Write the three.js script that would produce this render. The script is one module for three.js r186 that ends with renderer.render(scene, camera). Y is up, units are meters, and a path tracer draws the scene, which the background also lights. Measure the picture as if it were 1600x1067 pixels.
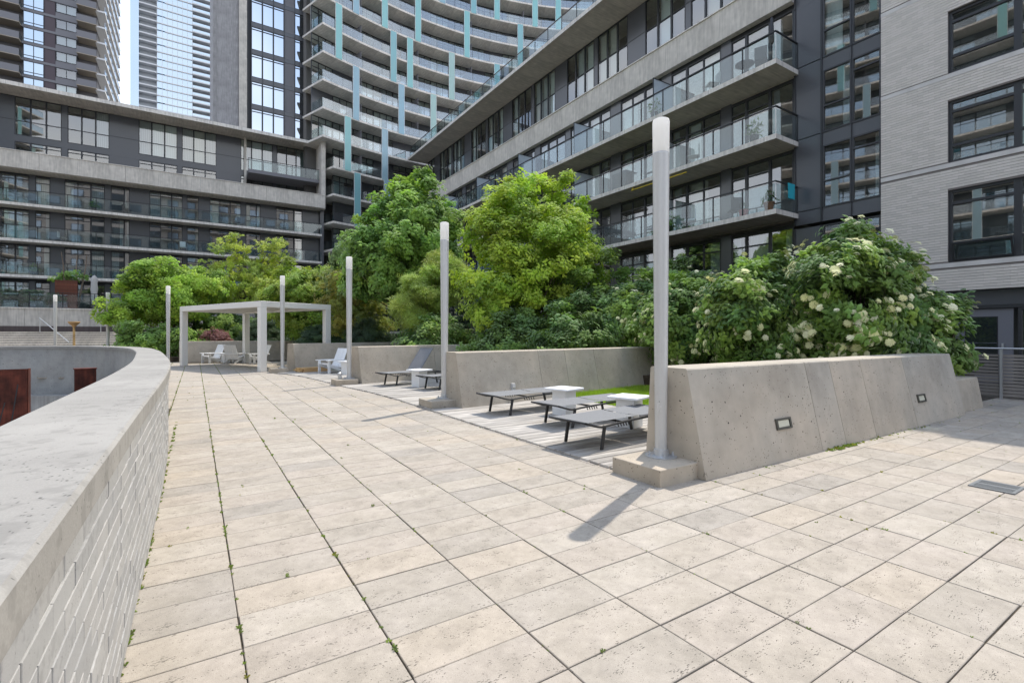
import * as THREE from 'three';
import { mergeGeometries, toCreasedNormals } from 'three/addons/utils/BufferGeometryUtils.js';
import { RoundedBoxGeometry } from 'three/addons/geometries/RoundedBoxGeometry.js';

// ---------------------------------------------------------------- camera, sky, sun, exposure
const scene = new THREE.Scene();
const camera = new THREE.PerspectiveCamera(69.36, 1600 / 1067, 0.05, 3000);
const EYE = 1.5, YAW = THREE.MathUtils.degToRad(32.7);
camera.position.set(0, EYE, 0);
camera.rotation.y = -YAW;
camera.setViewOffset(1600, 1067, 0, 10.5, 1600, 1067);
camera.updateProjectionMatrix();

const renderer = new THREE.WebGLRenderer({ antialias: true });
renderer.toneMapping = THREE.LinearToneMapping;
renderer.toneMappingExposure = 1.22;
renderer.shadowMap.enabled = true;

// seeded random and tileable noise
let seed = 20240611;
const rnd = () => { seed |= 0; seed = (seed + 0x6D2B79F5) | 0; let t = Math.imul(seed ^ (seed >>> 15), 1 | seed); t = (t + Math.imul(t ^ (t >>> 7), 61 | t)) ^ t; return ((t ^ (t >>> 14)) >>> 0) / 4294967296; };
const rr = (a, b) => a + (b - a) * rnd();
const pick = (a) => a[Math.floor(rnd() * a.length)];
const hash = (x, y, s) => { let h = Math.imul(x, 374761393) + Math.imul(y, 668265263) + Math.imul(s, 2147483647); h = Math.imul(h ^ (h >>> 13), 1274126177); return ((h ^ (h >>> 16)) >>> 0) / 4294967296; };
const sm = (t) => t * t * (3 - 2 * t);
const mod = (a, n) => ((a % n) + n) % n;
function vnoise(x, y, p, s, q = p) {
  const xi = Math.floor(x), yi = Math.floor(y), fx = sm(x - xi), fy = sm(y - yi);
  const x0 = mod(xi, p), x1 = mod(xi + 1, p), y0 = mod(yi, q), y1 = mod(yi + 1, q);
  const a = hash(x0, y0, s), b = hash(x1, y0, s), c = hash(x0, y1, s), d = hash(x1, y1, s);
  return a + (b - a) * fx + (c - a) * fy + (a - b - c + d) * fx * fy;
}
function fbm(u, v, p, oct, s, q = p) { let a = 0, k = 0.5, n = 0; for (let i = 0; i < oct; i++) { a += k * vnoise(u * p, v * q, p, s + i, q); n += k; k *= 0.55; p *= 2; q *= 2; } return a / n; }
const clamp = (x, a = 0, b = 1) => Math.min(b, Math.max(a, x));
const step = (a, b, x) => sm(clamp((x - a) / (b - a)));

// sky: pale summer blue with thin bright cloud, the same all round
{
  const W = 1024, Hh = 512, d = new Float32Array(W * Hh * 4);
  for (let j = 0; j < Hh; j++) for (let i = 0; i < W; i++) {
    const el = ((j + 0.5) / Hh - 0.5) * Math.PI, up = Math.max(0, Math.sin(el));
    const u = i / W, v = j / Hh;
    const t = Math.pow(up, 0.55);
    let r = 0.89 + (0.29 - 0.89) * t, g = 0.94 + (0.44 - 0.94) * t, b = 0.98 + (0.79 - 0.98) * t;
    const c = step(0.36, 0.64, fbm(u, v * 0.5 + 0.013 * Math.sin(u * 12.566), 8, 6, 71, 8));
    const k = c * 0.85 * step(-0.02, 0.1, up) ;
    r += (1.0 - r) * k; g += (1.01 - g) * k; b += (1.03 - b) * k;
    if (el < 0) { r = 0.4; g = 0.4; b = 0.4; }
    d.set([r * 1.66, g * 1.63, b * 1.55, 1], (j * W + i) * 4);
  }
  const tex = new THREE.DataTexture(d, W, Hh, THREE.RGBAFormat, THREE.FloatType);
  tex.mapping = THREE.EquirectangularReflectionMapping; tex.magFilter = THREE.LinearFilter; tex.minFilter = THREE.LinearFilter; tex.needsUpdate = true;
  scene.background = tex; scene.environment = tex;
}
const SUN = new THREE.Vector3(0.434, 0.879, -0.196).normalize();
const sun = new THREE.DirectionalLight(new THREE.Color(1, 0.93, 0.83), 3.7);
sun.position.copy(SUN).multiplyScalar(140).add(new THREE.Vector3(6, 0, -18));
sun.target.position.set(6, 0, -18);
sun.castShadow = true; sun.shadow.mapSize.set(4096, 4096); sun.shadow.radius = 1;
Object.assign(sun.shadow.camera, { left: -60, right: 60, top: 60, bottom: -60, near: 1, far: 320 });
scene.add(sun, sun.target);

// ---------------------------------------------------------------- textures (surface matter only)
function tex(size, fn, srgb = true, h = size) {
  const d = new Uint8Array(size * h * 4);
  for (let j = 0; j < h; j++) for (let i = 0; i < size; i++) {
    const c = fn(i / size, j / h, i, j), k = (j * size + i) * 4;
    if (typeof c === 'number') { d[k] = d[k + 1] = d[k + 2] = clamp(c) * 255; } else { d[k] = clamp(c[0]) * 255; d[k + 1] = clamp(c[1]) * 255; d[k + 2] = clamp(c[2]) * 255; }
    d[k + 3] = 255;
  }
  const t = new THREE.DataTexture(d, size, h); t.wrapS = t.wrapT = THREE.RepeatWrapping; t.magFilter = THREE.LinearFilter; t.minFilter = THREE.LinearMipmapLinearFilter; t.generateMipmaps = true;
  if (srgb) { t.colorSpace = THREE.SRGBColorSpace; let m = 0, n = 0; for (let k = 0; k < d.length; k += 4 * 37) { m += Math.pow(d[k + 1] / 255, 2.2); n++; } t.userData = { mean: m / n }; } t.needsUpdate = true; return t;
}
// stamps dark pits into a float field: each [count, length, width, clustered]
function pits(N, sets) {
  const f = new Float32Array(N * N);
  for (const [n, l0, l1, w0, w1, cl] of sets) {
    let cx = 0, cy = 0, left = 0;
    for (let k = 0; k < n; k++) {
      if (cl) { if (left-- <= 0) { cx = rnd() * N; cy = rnd() * N; left = 3 + rnd() * cl; } } else { cx = rnd() * N; cy = rnd() * N; }
      const x = cx + (cl ? rr(-60, 60) : 0), y = cy + (cl ? rr(-22, 22) : 0), a = rr(l0, l1), b = rr(w0, w1), deep = rr(0.5, 1), th = rr(-0.3, 0.3);
      const R = Math.ceil(a) + 2, ct = Math.cos(th), st = Math.sin(th);
      for (let dy = -R; dy <= R; dy++) for (let dx = -R; dx <= R; dx++) {
        const p = (dx * ct + dy * st) / a, q = (-dx * st + dy * ct) / b, e = p * p + q * q + 0.35 * (hash((x + dx) | 0, (y + dy) | 0, 3) - 0.5);
        if (e < 1) { const i = mod((y + dy) | 0, N) * N + mod((x + dx) | 0, N); f[i] = Math.max(f[i], deep * step(1, 0.4, e)); }
      }
    }
  }
  return f;
}
const T = {};
{
  const N = 1024;                                                   // paver: 1.22 m of pitted, mottled stone
  const f = pits(N, [[520, 3, 10, 1.0, 2.0, 9], [420, 1.2, 3.2, 1.1, 2.6, 0], [3200, 0.7, 1.5, 0.7, 1.3, 0]]);
  T.paver = tex(N, (u, v, i, j) => {
    const m = fbm(u, v, 5, 4, 11), g = hash(i, j, 5);
    const st = step(0.5, 0.66, fbm(u, v, 9, 5, 27)) * (0.35 + 1.3 * hash(i >> 1, j >> 1, 15)); const c = 0.82 + 0.1 * (m - 0.5) + 0.08 * (fbm(u, v, 28, 3, 29) - 0.5) - 0.026 * st + 0.16 * (g - 0.5), p = 1 - 0.55 * f[j * N + i];
    return [c * p * 1.01, c * p, c * p * (0.985 + 0.02 * (m - 0.5))];
  });
  T.paverB = tex(N, (u, v, i, j) => 0.7 - 0.6 * f[j * N + i] + 0.14 * (fbm(u, v, 64, 3, 23) - 0.5) + 0.1 * (hash(i, j, 8) - 0.5), false);
}
{
  const N = 1024;                                                   // cast concrete: 2.4 m, bug holes, tie holes, faint form lines and drips
  const f = pits(N, [[30, 3.5, 6, 3.5, 6, 0], [560, 1.2, 3.2, 1.2, 3.2, 0], [170, 1, 2.4, 1, 2.2, 16]]);
  T.conc = tex(N, (u, v, i, j) => {
    const m = fbm(u, v, 4, 5, 31), d = fbm(u, v, 40, 3, 37, 3), g = hash(i, j, 6), q = fbm(u, v, 16, 4, 39);
    const c = 0.78 + 0.15 * (m - 0.5) + 0.03 * (d - 0.5) + 0.09 * (q - 0.5) + 0.05 * (g - 0.5), p = 1 - 0.8 * f[j * N + i], w = 0.03 * (fbm(u, v, 3, 3, 44) - 0.5);
    return [(c + w) * p * 1.0, c * p * 0.995, (c - w) * p * 0.985];
  });
  T.concB = tex(N, (u, v, i, j) => 0.7 - 0.65 * f[j * N + i] + 0.12 * (fbm(u, v, 90, 2, 41) - 0.5), false);
}
{
  const N = 1024;                                                   // parapet cap: grey weathered concrete with dark growth
  const f = pits(N, [[500, 1, 3.5, 0.8, 1.6, 10], [1200, 0.8, 1.6, 0.8, 1.5, 0]]);
  T.cap = tex(N, (u, v, i, j) => {
    const m = fbm(u, v, 6, 5, 51), s = step(0.52, 0.68, fbm(u, v, 44, 5, 57)) * step(0.42, 0.6, fbm(u, v, 3, 3, 61)), g = hash(i, j, 9);
    const c = 0.82 + 0.13 * (m - 0.5) - 0.06 * s * (0.3 + 1.4 * g) + 0.06 * (g - 0.5);
    return c * (1 - 0.45 * f[j * N + i]);
  });
  T.capB = tex(512, (u, v, i, j) => 0.5 + 0.5 * (fbm(u, v, 48, 3, 63) - 0.5) + 0.15 * (hash(i, j, 2) - 0.5), false);
}
T.fine = tex(512, (u, v, i, j) => 0.86 + 0.14 * (fbm(u, v, 6, 5, 81) - 0.5) + 0.05 * (hash(i, j, 4) - 0.5));
T.facade = tex(512, (u, v, i, j) => 0.82 + 0.2 * (fbm(u, v, 5, 5, 91) - 0.5) + 0.16 * (fbm(u, v, 36, 3, 95, 3) - 0.5) + 0.04 * (hash(i, j, 7) - 0.5));
T.wood = tex(512, (u, v, i, j) => { const g = fbm(u, v, 4, 5, 101, 64), k = fbm(u, v, 3, 3, 107, 6); const c = 0.72 + 0.42 * (g - 0.5) + 0.2 * (k - 0.5) + 0.05 * (hash(i, j, 12) - 0.5); return [c, c * 0.985, c * 0.965]; });
T.rust = tex(512, (u, v) => { const m = fbm(u, v, 6, 6, 121), d = fbm(u, v, 30, 3, 125, 3); const c = 0.55 + 0.7 * (m - 0.5) + 0.3 * (d - 0.5); return [c * 1.1, c * 0.8, c * 0.7]; });
T.bark = tex(256, (u, v) => 0.6 + 0.8 * (fbm(u, v, 16, 4, 131, 4) - 0.5));
T.weave = tex(128, (u, v, i, j) => 0.72 + 0.14 * (((i >> 1) + (j >> 1)) & 1) + 0.1 * (hash(i, j, 3) - 0.5));
T.grass = tex(256, (u, v, i, j) => 0.6 + 0.5 * (fbm(u, v, 12, 4, 141) - 0.5) + 0.2 * (hash(i, j, 5) - 0.5));

// ---------------------------------------------------------------- materials (linear base colours)
const col = (r, g, b) => new THREE.Color().setRGB(r, g, b);
// a map is a pattern about its own mean, so the colour given is the surface's average
const std = (c, rough = 0.8, o = {}) => { const m = o.map?.userData.mean ?? 1; return new THREE.MeshStandardMaterial({ color: col(c[0] / m, c[1] / m, c[2] / m), roughness: rough, ...o }); };
const phy = (c, rough, o) => new THREE.MeshPhysicalMaterial({ color: col(...c), roughness: rough, ...o });
const M = {
  pavers: [[0.36, 0.327, 0.286], [0.38, 0.349, 0.308], [0.34, 0.312, 0.276], [0.378, 0.337, 0.288], [0.315, 0.293, 0.265], [0.363, 0.328, 0.29]].map((c) => std(c, 0.9, { map: T.paver, bumpMap: T.paverB, bumpScale: 0.003 })),
  bed: std([0.075, 0.062, 0.045], 1, { map: T.grass }),
  conc: [[0.435, 0.388, 0.325], [0.425, 0.382, 0.325], [0.445, 0.395, 0.33]].map((c) => std(c, 0.88, { map: T.conc, bumpMap: T.concB, bumpScale: 0.004 })),
  plinth: std([0.40, 0.35, 0.285], 0.9, { map: T.conc, bumpMap: T.concB, bumpScale: 0.004 }),
  cap: std([0.305, 0.294, 0.275], 0.85, { map: T.cap, bumpMap: T.capB, bumpScale: 0.003 }),
  bricks: [[0.36, 0.36, 0.357], [0.385, 0.382, 0.376], [0.34, 0.341, 0.342], [0.37, 0.366, 0.36]].map((c) => std(c, 0.75, { map: T.cap, bumpMap: T.capB, bumpScale: 0.0012 })),
  mortar: std([0.30, 0.29, 0.275], 1, { map: T.fine }),
  paleMortar: std([0.58, 0.575, 0.56], 0.95, { map: T.fine }),
  courtWall: std([0.34, 0.345, 0.345], 0.9, { map: T.conc, bumpMap: T.concB, bumpScale: 0.004 }),
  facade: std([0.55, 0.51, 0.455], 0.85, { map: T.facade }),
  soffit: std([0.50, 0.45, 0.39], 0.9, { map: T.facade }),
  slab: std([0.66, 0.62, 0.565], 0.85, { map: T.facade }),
  core: std([0.30, 0.29, 0.29], 0.8, { map: T.facade }),
  wing: std([0.52, 0.49, 0.465], 0.8, { map: T.fine }),
  wingGap: std([0.24, 0.22, 0.21], 0.95),
  wingSill: std([0.60, 0.575, 0.55], 0.8, { map: T.fine }),
  frame: std([0.045, 0.047, 0.052], 0.42, { metalness: 0.25 }),
  panel: phy([0.085, 0.089, 0.10], 0.28, { clearcoat: 0.25, clearcoatRoughness: 0.12 }),
  doorGrey: std([0.16, 0.165, 0.19], 0.45),
  rail: std([0.03, 0.033, 0.036], 0.4, { metalness: 0.3 }),
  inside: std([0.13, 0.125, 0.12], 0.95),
  glass: phy([0.80, 0.90, 0.90], 0.01, { transmission: 1, thickness: 0, ior: 2.7 }),
  guardBright: phy([0.80, 0.88, 0.92], 0.015, { transmission: 1, thickness: 0, ior: 2.3 }),
  guard: phy([0.80, 0.87, 0.88], 0.015, { transmission: 1, thickness: 0, ior: 1.6 }),
  frost: phy([0.7, 0.76, 0.8], 0.5, { transmission: 0.55, thickness: 0, ior: 1.5 }),
  mirror: std([0.52, 0.585, 0.66], 0.03, { metalness: 1 }),
  farGlass: std([0.46, 0.55, 0.64], 0.06, { metalness: 0.9 }),
  fins: [[0.40, 0.76, 0.76], [0.36, 0.68, 0.72], [0.45, 0.68, 0.78], [0.56, 0.76, 0.72], [0.50, 0.70, 0.78]].map((c) => phy(c, 0.18, { transmission: 0.45, thickness: 0, ior: 1.6 })),
  curtains: [[0.6, 0.6, 0.57], [0.42, 0.43, 0.42], [0.3, 0.31, 0.31], [0.5, 0.47, 0.42]].map((c) => std(c, 0.95)),
  white: std([0.80, 0.78, 0.74], 0.45),
  chairWhite: std([0.82, 0.83, 0.84], 0.5),
  steel: std([0.58, 0.575, 0.56], 0.45, { metalness: 0.2, map: T.fine }),
  galv: std([0.55, 0.56, 0.57], 0.4, { metalness: 0.6 }),
  diffuser: phy([0.95, 0.94, 0.92], 1, { transmission: 0.6, thickness: 0 }),
  black: std([0.022, 0.023, 0.026], 0.5),
  mesh: std([0.19, 0.195, 0.205], 0.8, { map: T.weave }),
  wood: [[0.33, 0.318, 0.302], [0.40, 0.388, 0.37], [0.25, 0.24, 0.228], [0.365, 0.354, 0.34]].map((c) => std(c, 0.9, { map: T.wood, bumpMap: T.wood, bumpScale: 0.002 })),
  timber: [[0.50, 0.34, 0.16], [0.58, 0.42, 0.22], [0.42, 0.27, 0.13]].map((c) => std(c, 0.8, { map: T.wood })),
  fence: std([0.19, 0.18, 0.175], 0.85, { map: T.wood }),
  rust: std([0.048, 0.023, 0.017], 0.9, { map: T.rust }),
  redWood: std([0.15, 0.05, 0.03], 0.8, { map: T.wood }),
  bark: std([0.16, 0.125, 0.095], 0.95, { map: T.bark }),
  soil: std([0.06, 0.045, 0.03], 1, { map: T.grass }),
  lawn: std([0.2, 0.3, 0.025], 1, { map: T.grass }),
  darkBrick: std([0.11, 0.085, 0.08], 0.9, { map: T.facade }),
  stairs: std([0.40, 0.38, 0.355], 0.9, { map: T.facade }),
  court: std([0.36, 0.355, 0.345], 0.9, { map: T.facade }),
  asphalt: std([0.055, 0.055, 0.055], 0.95, { map: T.facade }),
  lens: std([0.62, 0.60, 0.47], 0.35),
  bronze: std([0.09, 0.085, 0.07], 0.5, { metalness: 0.3 }),
  grate: std([0.17, 0.185, 0.2], 0.5, { metalness: 0.5 }),
  farDark: std([0.175, 0.172, 0.185], 0.6),
  farBack: std([0.38, 0.40, 0.43], 0.6),
  farSoffit: std([0.36, 0.31, 0.25], 0.9),
  farWhite: std([0.68, 0.68, 0.68], 0.8),
  farPlum: std([0.075, 0.055, 0.065], 0.6),
  fabricGrey: std([0.46, 0.45, 0.43], 0.95),
  terracotta: std([0.36, 0.14, 0.07], 0.9),
  turquoise: std([0.03, 0.42, 0.52], 0.9),
  red: std([0.4, 0.05, 0.035], 0.7),
  yellow: std([0.62, 0.47, 0.04], 0.7),
};
const leafMat = (rough = 0.97, tr = 0.45) => phy([1, 1, 1], rough, { transmission: tr, thickness: 0, side: THREE.DoubleSide });
M.leaf = leafMat();
M.petal = std([0.80, 0.78, 0.52], 0.9, { side: THREE.DoubleSide });

// ---------------------------------------------------------------- helpers
const used = new Map();
const numbered = (n) => { const k = used.get(n) ?? 0; used.set(n, k + 1); return k ? `${n}_${String(k).padStart(3, '0')}` : n; };
const shadow = (m) => { m.castShadow = true; m.receiveShadow = true; return m; };
function thing(name, label, category, pos = [0, 0, 0], turn = 0, group) {
  const o = new THREE.Group(); o.name = numbered(name); o.position.set(...pos); o.rotation.y = turn; scene.add(o);
  o.userData = { label, category }; if (group) o.userData.group = group; return o;
}
function part(parent, name, geo, mat, pos, turn = 0) {
  const m = shadow(new THREE.Mesh(geo, mat)); m.name = name; if (pos) m.position.set(...pos); if (turn) m.rotation.y = turn; parent.add(m); return m;
}
function struct(name, geo, mat, label) { const m = part(scene, numbered(name), geo, mat); m.userData = { kind: 'structure', ...(label ? { label } : {}) }; return m; }
// uv in metres, by the way each triangle faces, in the object's own axes
function uvBox(g, s = 1, ou = 0, ov = 0) {
  if (g.index) g = g.toNonIndexed();
  const p = g.attributes.position, uv = new Float32Array(p.count * 2), a = new THREE.Vector3(), b = new THREE.Vector3(), c = new THREE.Vector3();
  for (let i = 0; i < p.count; i += 3) {
    a.fromBufferAttribute(p, i); b.fromBufferAttribute(p, i + 1).sub(a); c.fromBufferAttribute(p, i + 2).sub(a); b.cross(c);
    const ax = Math.abs(b.x), ay = Math.abs(b.y), az = Math.abs(b.z);
    for (let k = i; k < i + 3; k++) {
      const x = p.getX(k), y = p.getY(k), z = p.getZ(k);
      const [u, v] = ay >= ax && ay >= az ? [x, z] : ax > az ? [z, y] : [x, y];
      uv[2 * k] = u * s + ou; uv[2 * k + 1] = v * s + ov;
    }
  }
  g.setAttribute('uv', new THREE.BufferAttribute(uv, 2)); return g;
}
const clean = (g) => { g = g.index ? g.toNonIndexed() : g; for (const k of Object.keys(g.attributes)) if (!['position', 'normal', 'uv'].includes(k)) g.deleteAttribute(k); return g; };
const merge = (l) => mergeGeometries(l.map(clean), false);
const bx = (w, h, d, x = 0, y = 0, z = 0, ry = 0, rx = 0, rz = 0) => { const g = new THREE.BoxGeometry(w, h, d).toNonIndexed(); if (rz) g.rotateZ(rz); if (rx) g.rotateX(rx); if (ry) g.rotateY(ry); return g.translate(x, y, z); };
const rbx = (w, h, d, r = 0.01, x = 0, y = 0, z = 0, seg = 1) => clean(new RoundedBoxGeometry(w, h, d, seg, Math.min(r, w / 2.1, h / 2.1, d / 2.1))).translate(x, y, z);
const span = (x0, x1, y0, y1, z0, z1) => bx(x1 - x0, y1 - y0, z1 - z0, (x0 + x1) / 2, (y0 + y1) / 2, (z0 + z1) / 2);
const cyl = (r0, r1, h, n = 12, x = 0, y = 0, z = 0) => clean(new THREE.CylinderGeometry(r1, r0, h, n)).translate(x, y + h / 2, z);
const V = (x, y, z) => new THREE.Vector3(x, y, z);
function bar(a, b, r, n = 6, r2 = r) { // round bar from a to b
  const d = b.clone().sub(a), g = clean(new THREE.CylinderGeometry(r2, r, d.length(), n)); g.translate(0, d.length() / 2, 0);
  g.applyQuaternion(new THREE.Quaternion().setFromUnitVectors(V(0, 1, 0), d.normalize())); return g.translate(a.x, a.y, a.z);
}
function flat(a, b, w, t) { // rectangular bar from a to b
  const d = b.clone().sub(a), g = bx(w, d.length(), t); g.translate(0, d.length() / 2, 0);
  g.applyQuaternion(new THREE.Quaternion().setFromUnitVectors(V(0, 1, 0), d.normalize())); return g.translate(a.x, a.y, a.z);
}
const cache = new Map();
const memo = (k, f) => { if (!cache.has(k)) cache.set(k, f()); return cache.get(k); };
const boxG = (w, h, d, s = 0.4) => memo(`b${w.toFixed(3)},${h.toFixed(3)},${d.toFixed(3)},${s}`, () => uvBox(bx(w, h, d), s));
const boxAt = (parent, name, mat, x0, x1, y0, y1, z0, z1, s) => part(parent, name, boxG(x1 - x0, y1 - y0, z1 - z0, s), mat, [(x0 + x1) / 2, (y0 + y1) / 2, (z0 + z1) / 2]);
// sweep a closed cross-section [[side, up], ...] along path points [x, z]; side is to the left of travel
function sweep(path, sec, uvs = 0.4, crease = 0.6, capEnds = true) {
  const n = path.length, rows = [], len = [0];
  for (let i = 0; i < n; i++) {
    const a = path[Math.max(0, i - 1)], b = path[Math.min(n - 1, i + 1)], dx = b[0] - a[0], dz = b[1] - a[1], l = Math.hypot(dx, dz) || 1, nx = dz / l, nz = -dx / l;
    if (i) len.push(len[i - 1] + Math.hypot(path[i][0] - path[i - 1][0], path[i][1] - path[i - 1][1]));
    rows.push(sec.map(([s, y]) => [path[i][0] + nx * s, y, path[i][1] + nz * s]));
  }
  const per = [0]; for (let k = 0; k < sec.length; k++) { const a = sec[k], b = sec[(k + 1) % sec.length]; per.push(per[k] + Math.hypot(b[0] - a[0], b[1] - a[1])); }
  const P = [], U = [], m = sec.length, tri = (a, b, c, ua, ub, uc) => { P.push(...a, ...b, ...c); U.push(...ua, ...ub, ...uc); };
  for (let i = 0; i + 1 < n; i++) for (let k = 0; k < m; k++) {
    const k2 = (k + 1) % m, a = rows[i][k], b = rows[i + 1][k], c = rows[i + 1][k2], d = rows[i][k2];
    const ua = [len[i] * uvs, per[k] * uvs], ub = [len[i + 1] * uvs, per[k] * uvs], uc = [len[i + 1] * uvs, per[k + 1] * uvs], ud = [len[i] * uvs, per[k + 1] * uvs];
    tri(a, b, c, ua, ub, uc); tri(a, c, d, ua, uc, ud);
  }
  if (capEnds) for (const [row, flip] of [[rows[0], false], [rows[n - 1], true]]) {
    const sh = THREE.ShapeUtils.triangulateShape(sec.map(([s, y]) => new THREE.Vector2(s, y)), []);
    for (const [a, b, c] of sh) { const q = flip ? [a, c, b] : [a, b, c]; tri(...q.map((k) => row[k]), ...q.map((k) => [sec[k][0] * uvs, sec[k][1] * uvs])); }
  }
  let g = new THREE.BufferGeometry(); g.setAttribute('position', new THREE.Float32BufferAttribute(P, 3)); g.setAttribute('uv', new THREE.Float32BufferAttribute(U, 2)); g.computeVertexNormals();
  return crease ? toCreasedNormals(g, crease) : g;
}
// where a point falls in the picture, only to choose which of many alike pieces are near enough to be single parts
const SN = Math.sin(YAW), CS = Math.cos(YAW);
function seen(x, y, z, size) { const d = x * SN - z * CS; if (d < 0.5) return 0; const u = (x * CS + z * SN) / d, v = (EYE - y) / d; return Math.abs(u) < 1.1 && v < 0.76 && v > -0.72 ? size / (d * d) * Math.max(Math.abs(v), 0.02) : 0; }

// ---------------------------------------------------------------- ground and terrace
const lerpTable = (tab, z) => { for (let i = 0; i + 1 < tab.length; i++) if (z <= tab[i][0] && z >= tab[i + 1][0]) { const t = (z - tab[i][0]) / (tab[i + 1][0] - tab[i][0]); return tab[i][1] + t * (tab[i + 1][1] - tab[i][1]); } return z > tab[0][0] ? tab[0][1] : tab[tab.length - 1][1]; };
const deckEdge = (z) => lerpTable([[0, 3.88], [-9, 3.88], [-11, 3.9], [-13, 3.76], [-14.5, 3.58], [-18.4, 3.25], [-20.7, 2.8], [-24, 1.9]], z);
const capPts = [[-0.49, 7], [-0.49, 2], [-0.49, -3], [-0.49, -6.5], [-0.56, -9], [-0.75, -12], [-1.01, -15.2], [-1.51, -18.85], [-2.28, -21.35], [-3.42, -23.2], [-4.75, -24.05], [-6.5, -24.38], [-11, -24.5], [-19, -24.5]];
const capCurve = new THREE.CatmullRomCurve3(capPts.map(([x, z]) => V(x, 0, z)), false, 'centripetal');
const capPath = capCurve.getSpacedPoints(220).map((p) => [p.x, p.z]);
{
  struct('ground', uvBox(new THREE.PlaneGeometry(2400, 2400).rotateX(-Math.PI / 2).translate(0, -6.2, 0), 0.1), M.asphalt);
  const sh = new THREE.Shape(); const P = [[45, 12], [45, -57], [-45, -57], [-45, -24.5], ...capPath.slice().reverse(), [-0.49, 12]];
  P.forEach(([x, z], i) => (i ? sh.lineTo(x, -z) : sh.moveTo(x, -z)));
  const g = new THREE.ExtrudeGeometry(sh, { depth: 0.6, bevelEnabled: false }).rotateX(-Math.PI / 2).translate(0, -0.6 - 0.014, 0);
  struct('terrace_bed', uvBox(g, 1), M.bed);
  struct('lower_court_floor', uvBox(bx(24, 0.3, 36, -12.5, -3.35, -7), 0.3), M.court);
}
// slab with a bevelled top, no underside
function slabGeo(w, h, d, b, s, ou, ov) {
  const X = w / 2, Z = d / 2, P = [], ring = (x, y, z) => [[-x, y, z], [x, y, z], [x, y, -z], [-x, y, -z]];
  const r = [ring(X, -h, Z), ring(X, -b, Z), ring(X - b, 0, Z - b)];
  for (let k = 0; k < 2; k++) for (let i = 0; i < 4; i++) { const a = r[k][i], c = r[k][(i + 1) % 4], e = r[k + 1][(i + 1) % 4], f = r[k + 1][i]; P.push(...a, ...c, ...e, ...a, ...e, ...f); }
  const t = r[2]; P.push(...t[0], ...t[1], ...t[2], ...t[0], ...t[2], ...t[3]);
  const g = new THREE.BufferGeometry(); g.setAttribute('position', new THREE.Float32BufferAttribute(P, 3)); g.computeVertexNormals(); return uvBox(g, s, ou, ov);
}
const weedSpots = [];
{
  const pave = new THREE.Group(); pave.name = 'paving'; pave.userData = { kind: 'structure' }; scene.add(pave);
  const PX = 0.612, PZ = 0.318, X0 = 0.19, Z0 = -2.05;
  const geos = []; for (let k = 0; k < 12; k++) geos.push(slabGeo(PX - rr(0.006, 0.01), 0.05, PZ - rr(0.004, 0.009), 0.003, 1 / 1.22, rnd(), rnd()));
  const outer = (z) => { let b = 0; for (let i = 1; i < capPath.length; i++) if (capPath[i][1] <= z && capPath[i - 1][1] >= z) { b = capPath[i][0]; break; } return z < -24.4 ? -19 : b; };
  const all = [];
  for (let i = -32; i < 26; i++) for (let j = -112; j < 14; j++) {
    const x = X0 + (i + 0.5) * PX, z = Z0 + (j + 0.5) * PZ;
    if (z > 2.2 || z < -37.5) continue;
    const lim = outer(z); if (x < lim + 0.05) continue;
    if (z < -3.55 && z > -21.2 && x > deckEdge(z) + 0.34) continue;
    if (z <= -21.2 && (x > 6.2 || z < -30.5 && x > -0.4)) continue;
    if (x > 15.9) continue;
    all.push({ x, z, g: Math.floor(rnd() * 12), m: rnd() < 0.07 ? 4 : rnd() < 0.15 ? 3 : pick([0, 1, 2, 5]), dy: rr(-0.0035, 0), ry: rr(-0.003, 0.003), dx: rr(-0.0018, 0.0018), dz: rr(-0.0018, 0.0018), s: seen(x, 0, z, 1), tx: rr(-0.003, 0.003) });
  }
  all.sort((a, b) => b.s - a.s);
  const rest = M.pavers.map(() => []);
  all.forEach((p, k) => {
    if (k < 300) { const m = part(pave, 'paver', geos[p.g], M.pavers[p.m], [p.x + p.dx, p.dy, p.z + p.dz], p.ry); m.rotation.x = p.tx; } else rest[p.m].push(geos[p.g].clone().rotateY(p.ry).translate(p.x + p.dx, p.dy, p.z + p.dz));
  });
  const g = new THREE.BufferGeometry(); void g;
  const merged = mergeGeometries(rest.map((l) => mergeGeometries(l)), true);
  const far = part(pave, 'far_pavers', merged, M.pavers); far.userData = { kind: 'stuff' };
  // places in the joints where weeds root
  for (const p of all) {
    if (p.s <= 0) continue;
    for (let q = 0; q < (p.x < 1.2 ? 4 : p.x < 1.8 ? 2 : 1); q++) if (rnd() < (p.x < 1.8 ? 0.6 : 0.5)) weedSpots.push([p.x - PX / 2, p.z + rr(-0.5, 0.5) * PZ, p.x < 1.6 ? rr(0.3, 0.75) : rr(0.25, 0.6)]);
    if (rnd() < 0.22) weedSpots.push([p.x + rr(-0.5, 0.5) * PX, p.z + PZ / 2, rr(0.25, 0.7)]);
  }
  for (let k = 0; k < 150; k++) { const z = -1.2 - 9 * rnd(); weedSpots.push([-0.285 + rr(0, 0.018), z, rr(0.35, 0.9)]); }
  for (const [c, w, n, s] of [[7.3, 0.5, 60, 1.1], [8.4, 0.35, 22, 0.7], [9.6, 0.6, 40, 0.6], [6.2, 0.4, 12, 0.5], [5.5, 0.15, 6, 0.6], [11.2, 0.7, 18, 0.5]]) for (let k = 0; k < n; k++) weedSpots.push([c + w * (rnd() + rnd() - 1) * 1.3, -3.175 + rr(0, 0.035), s * rr(0.5, 1.1)]);
}

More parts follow.
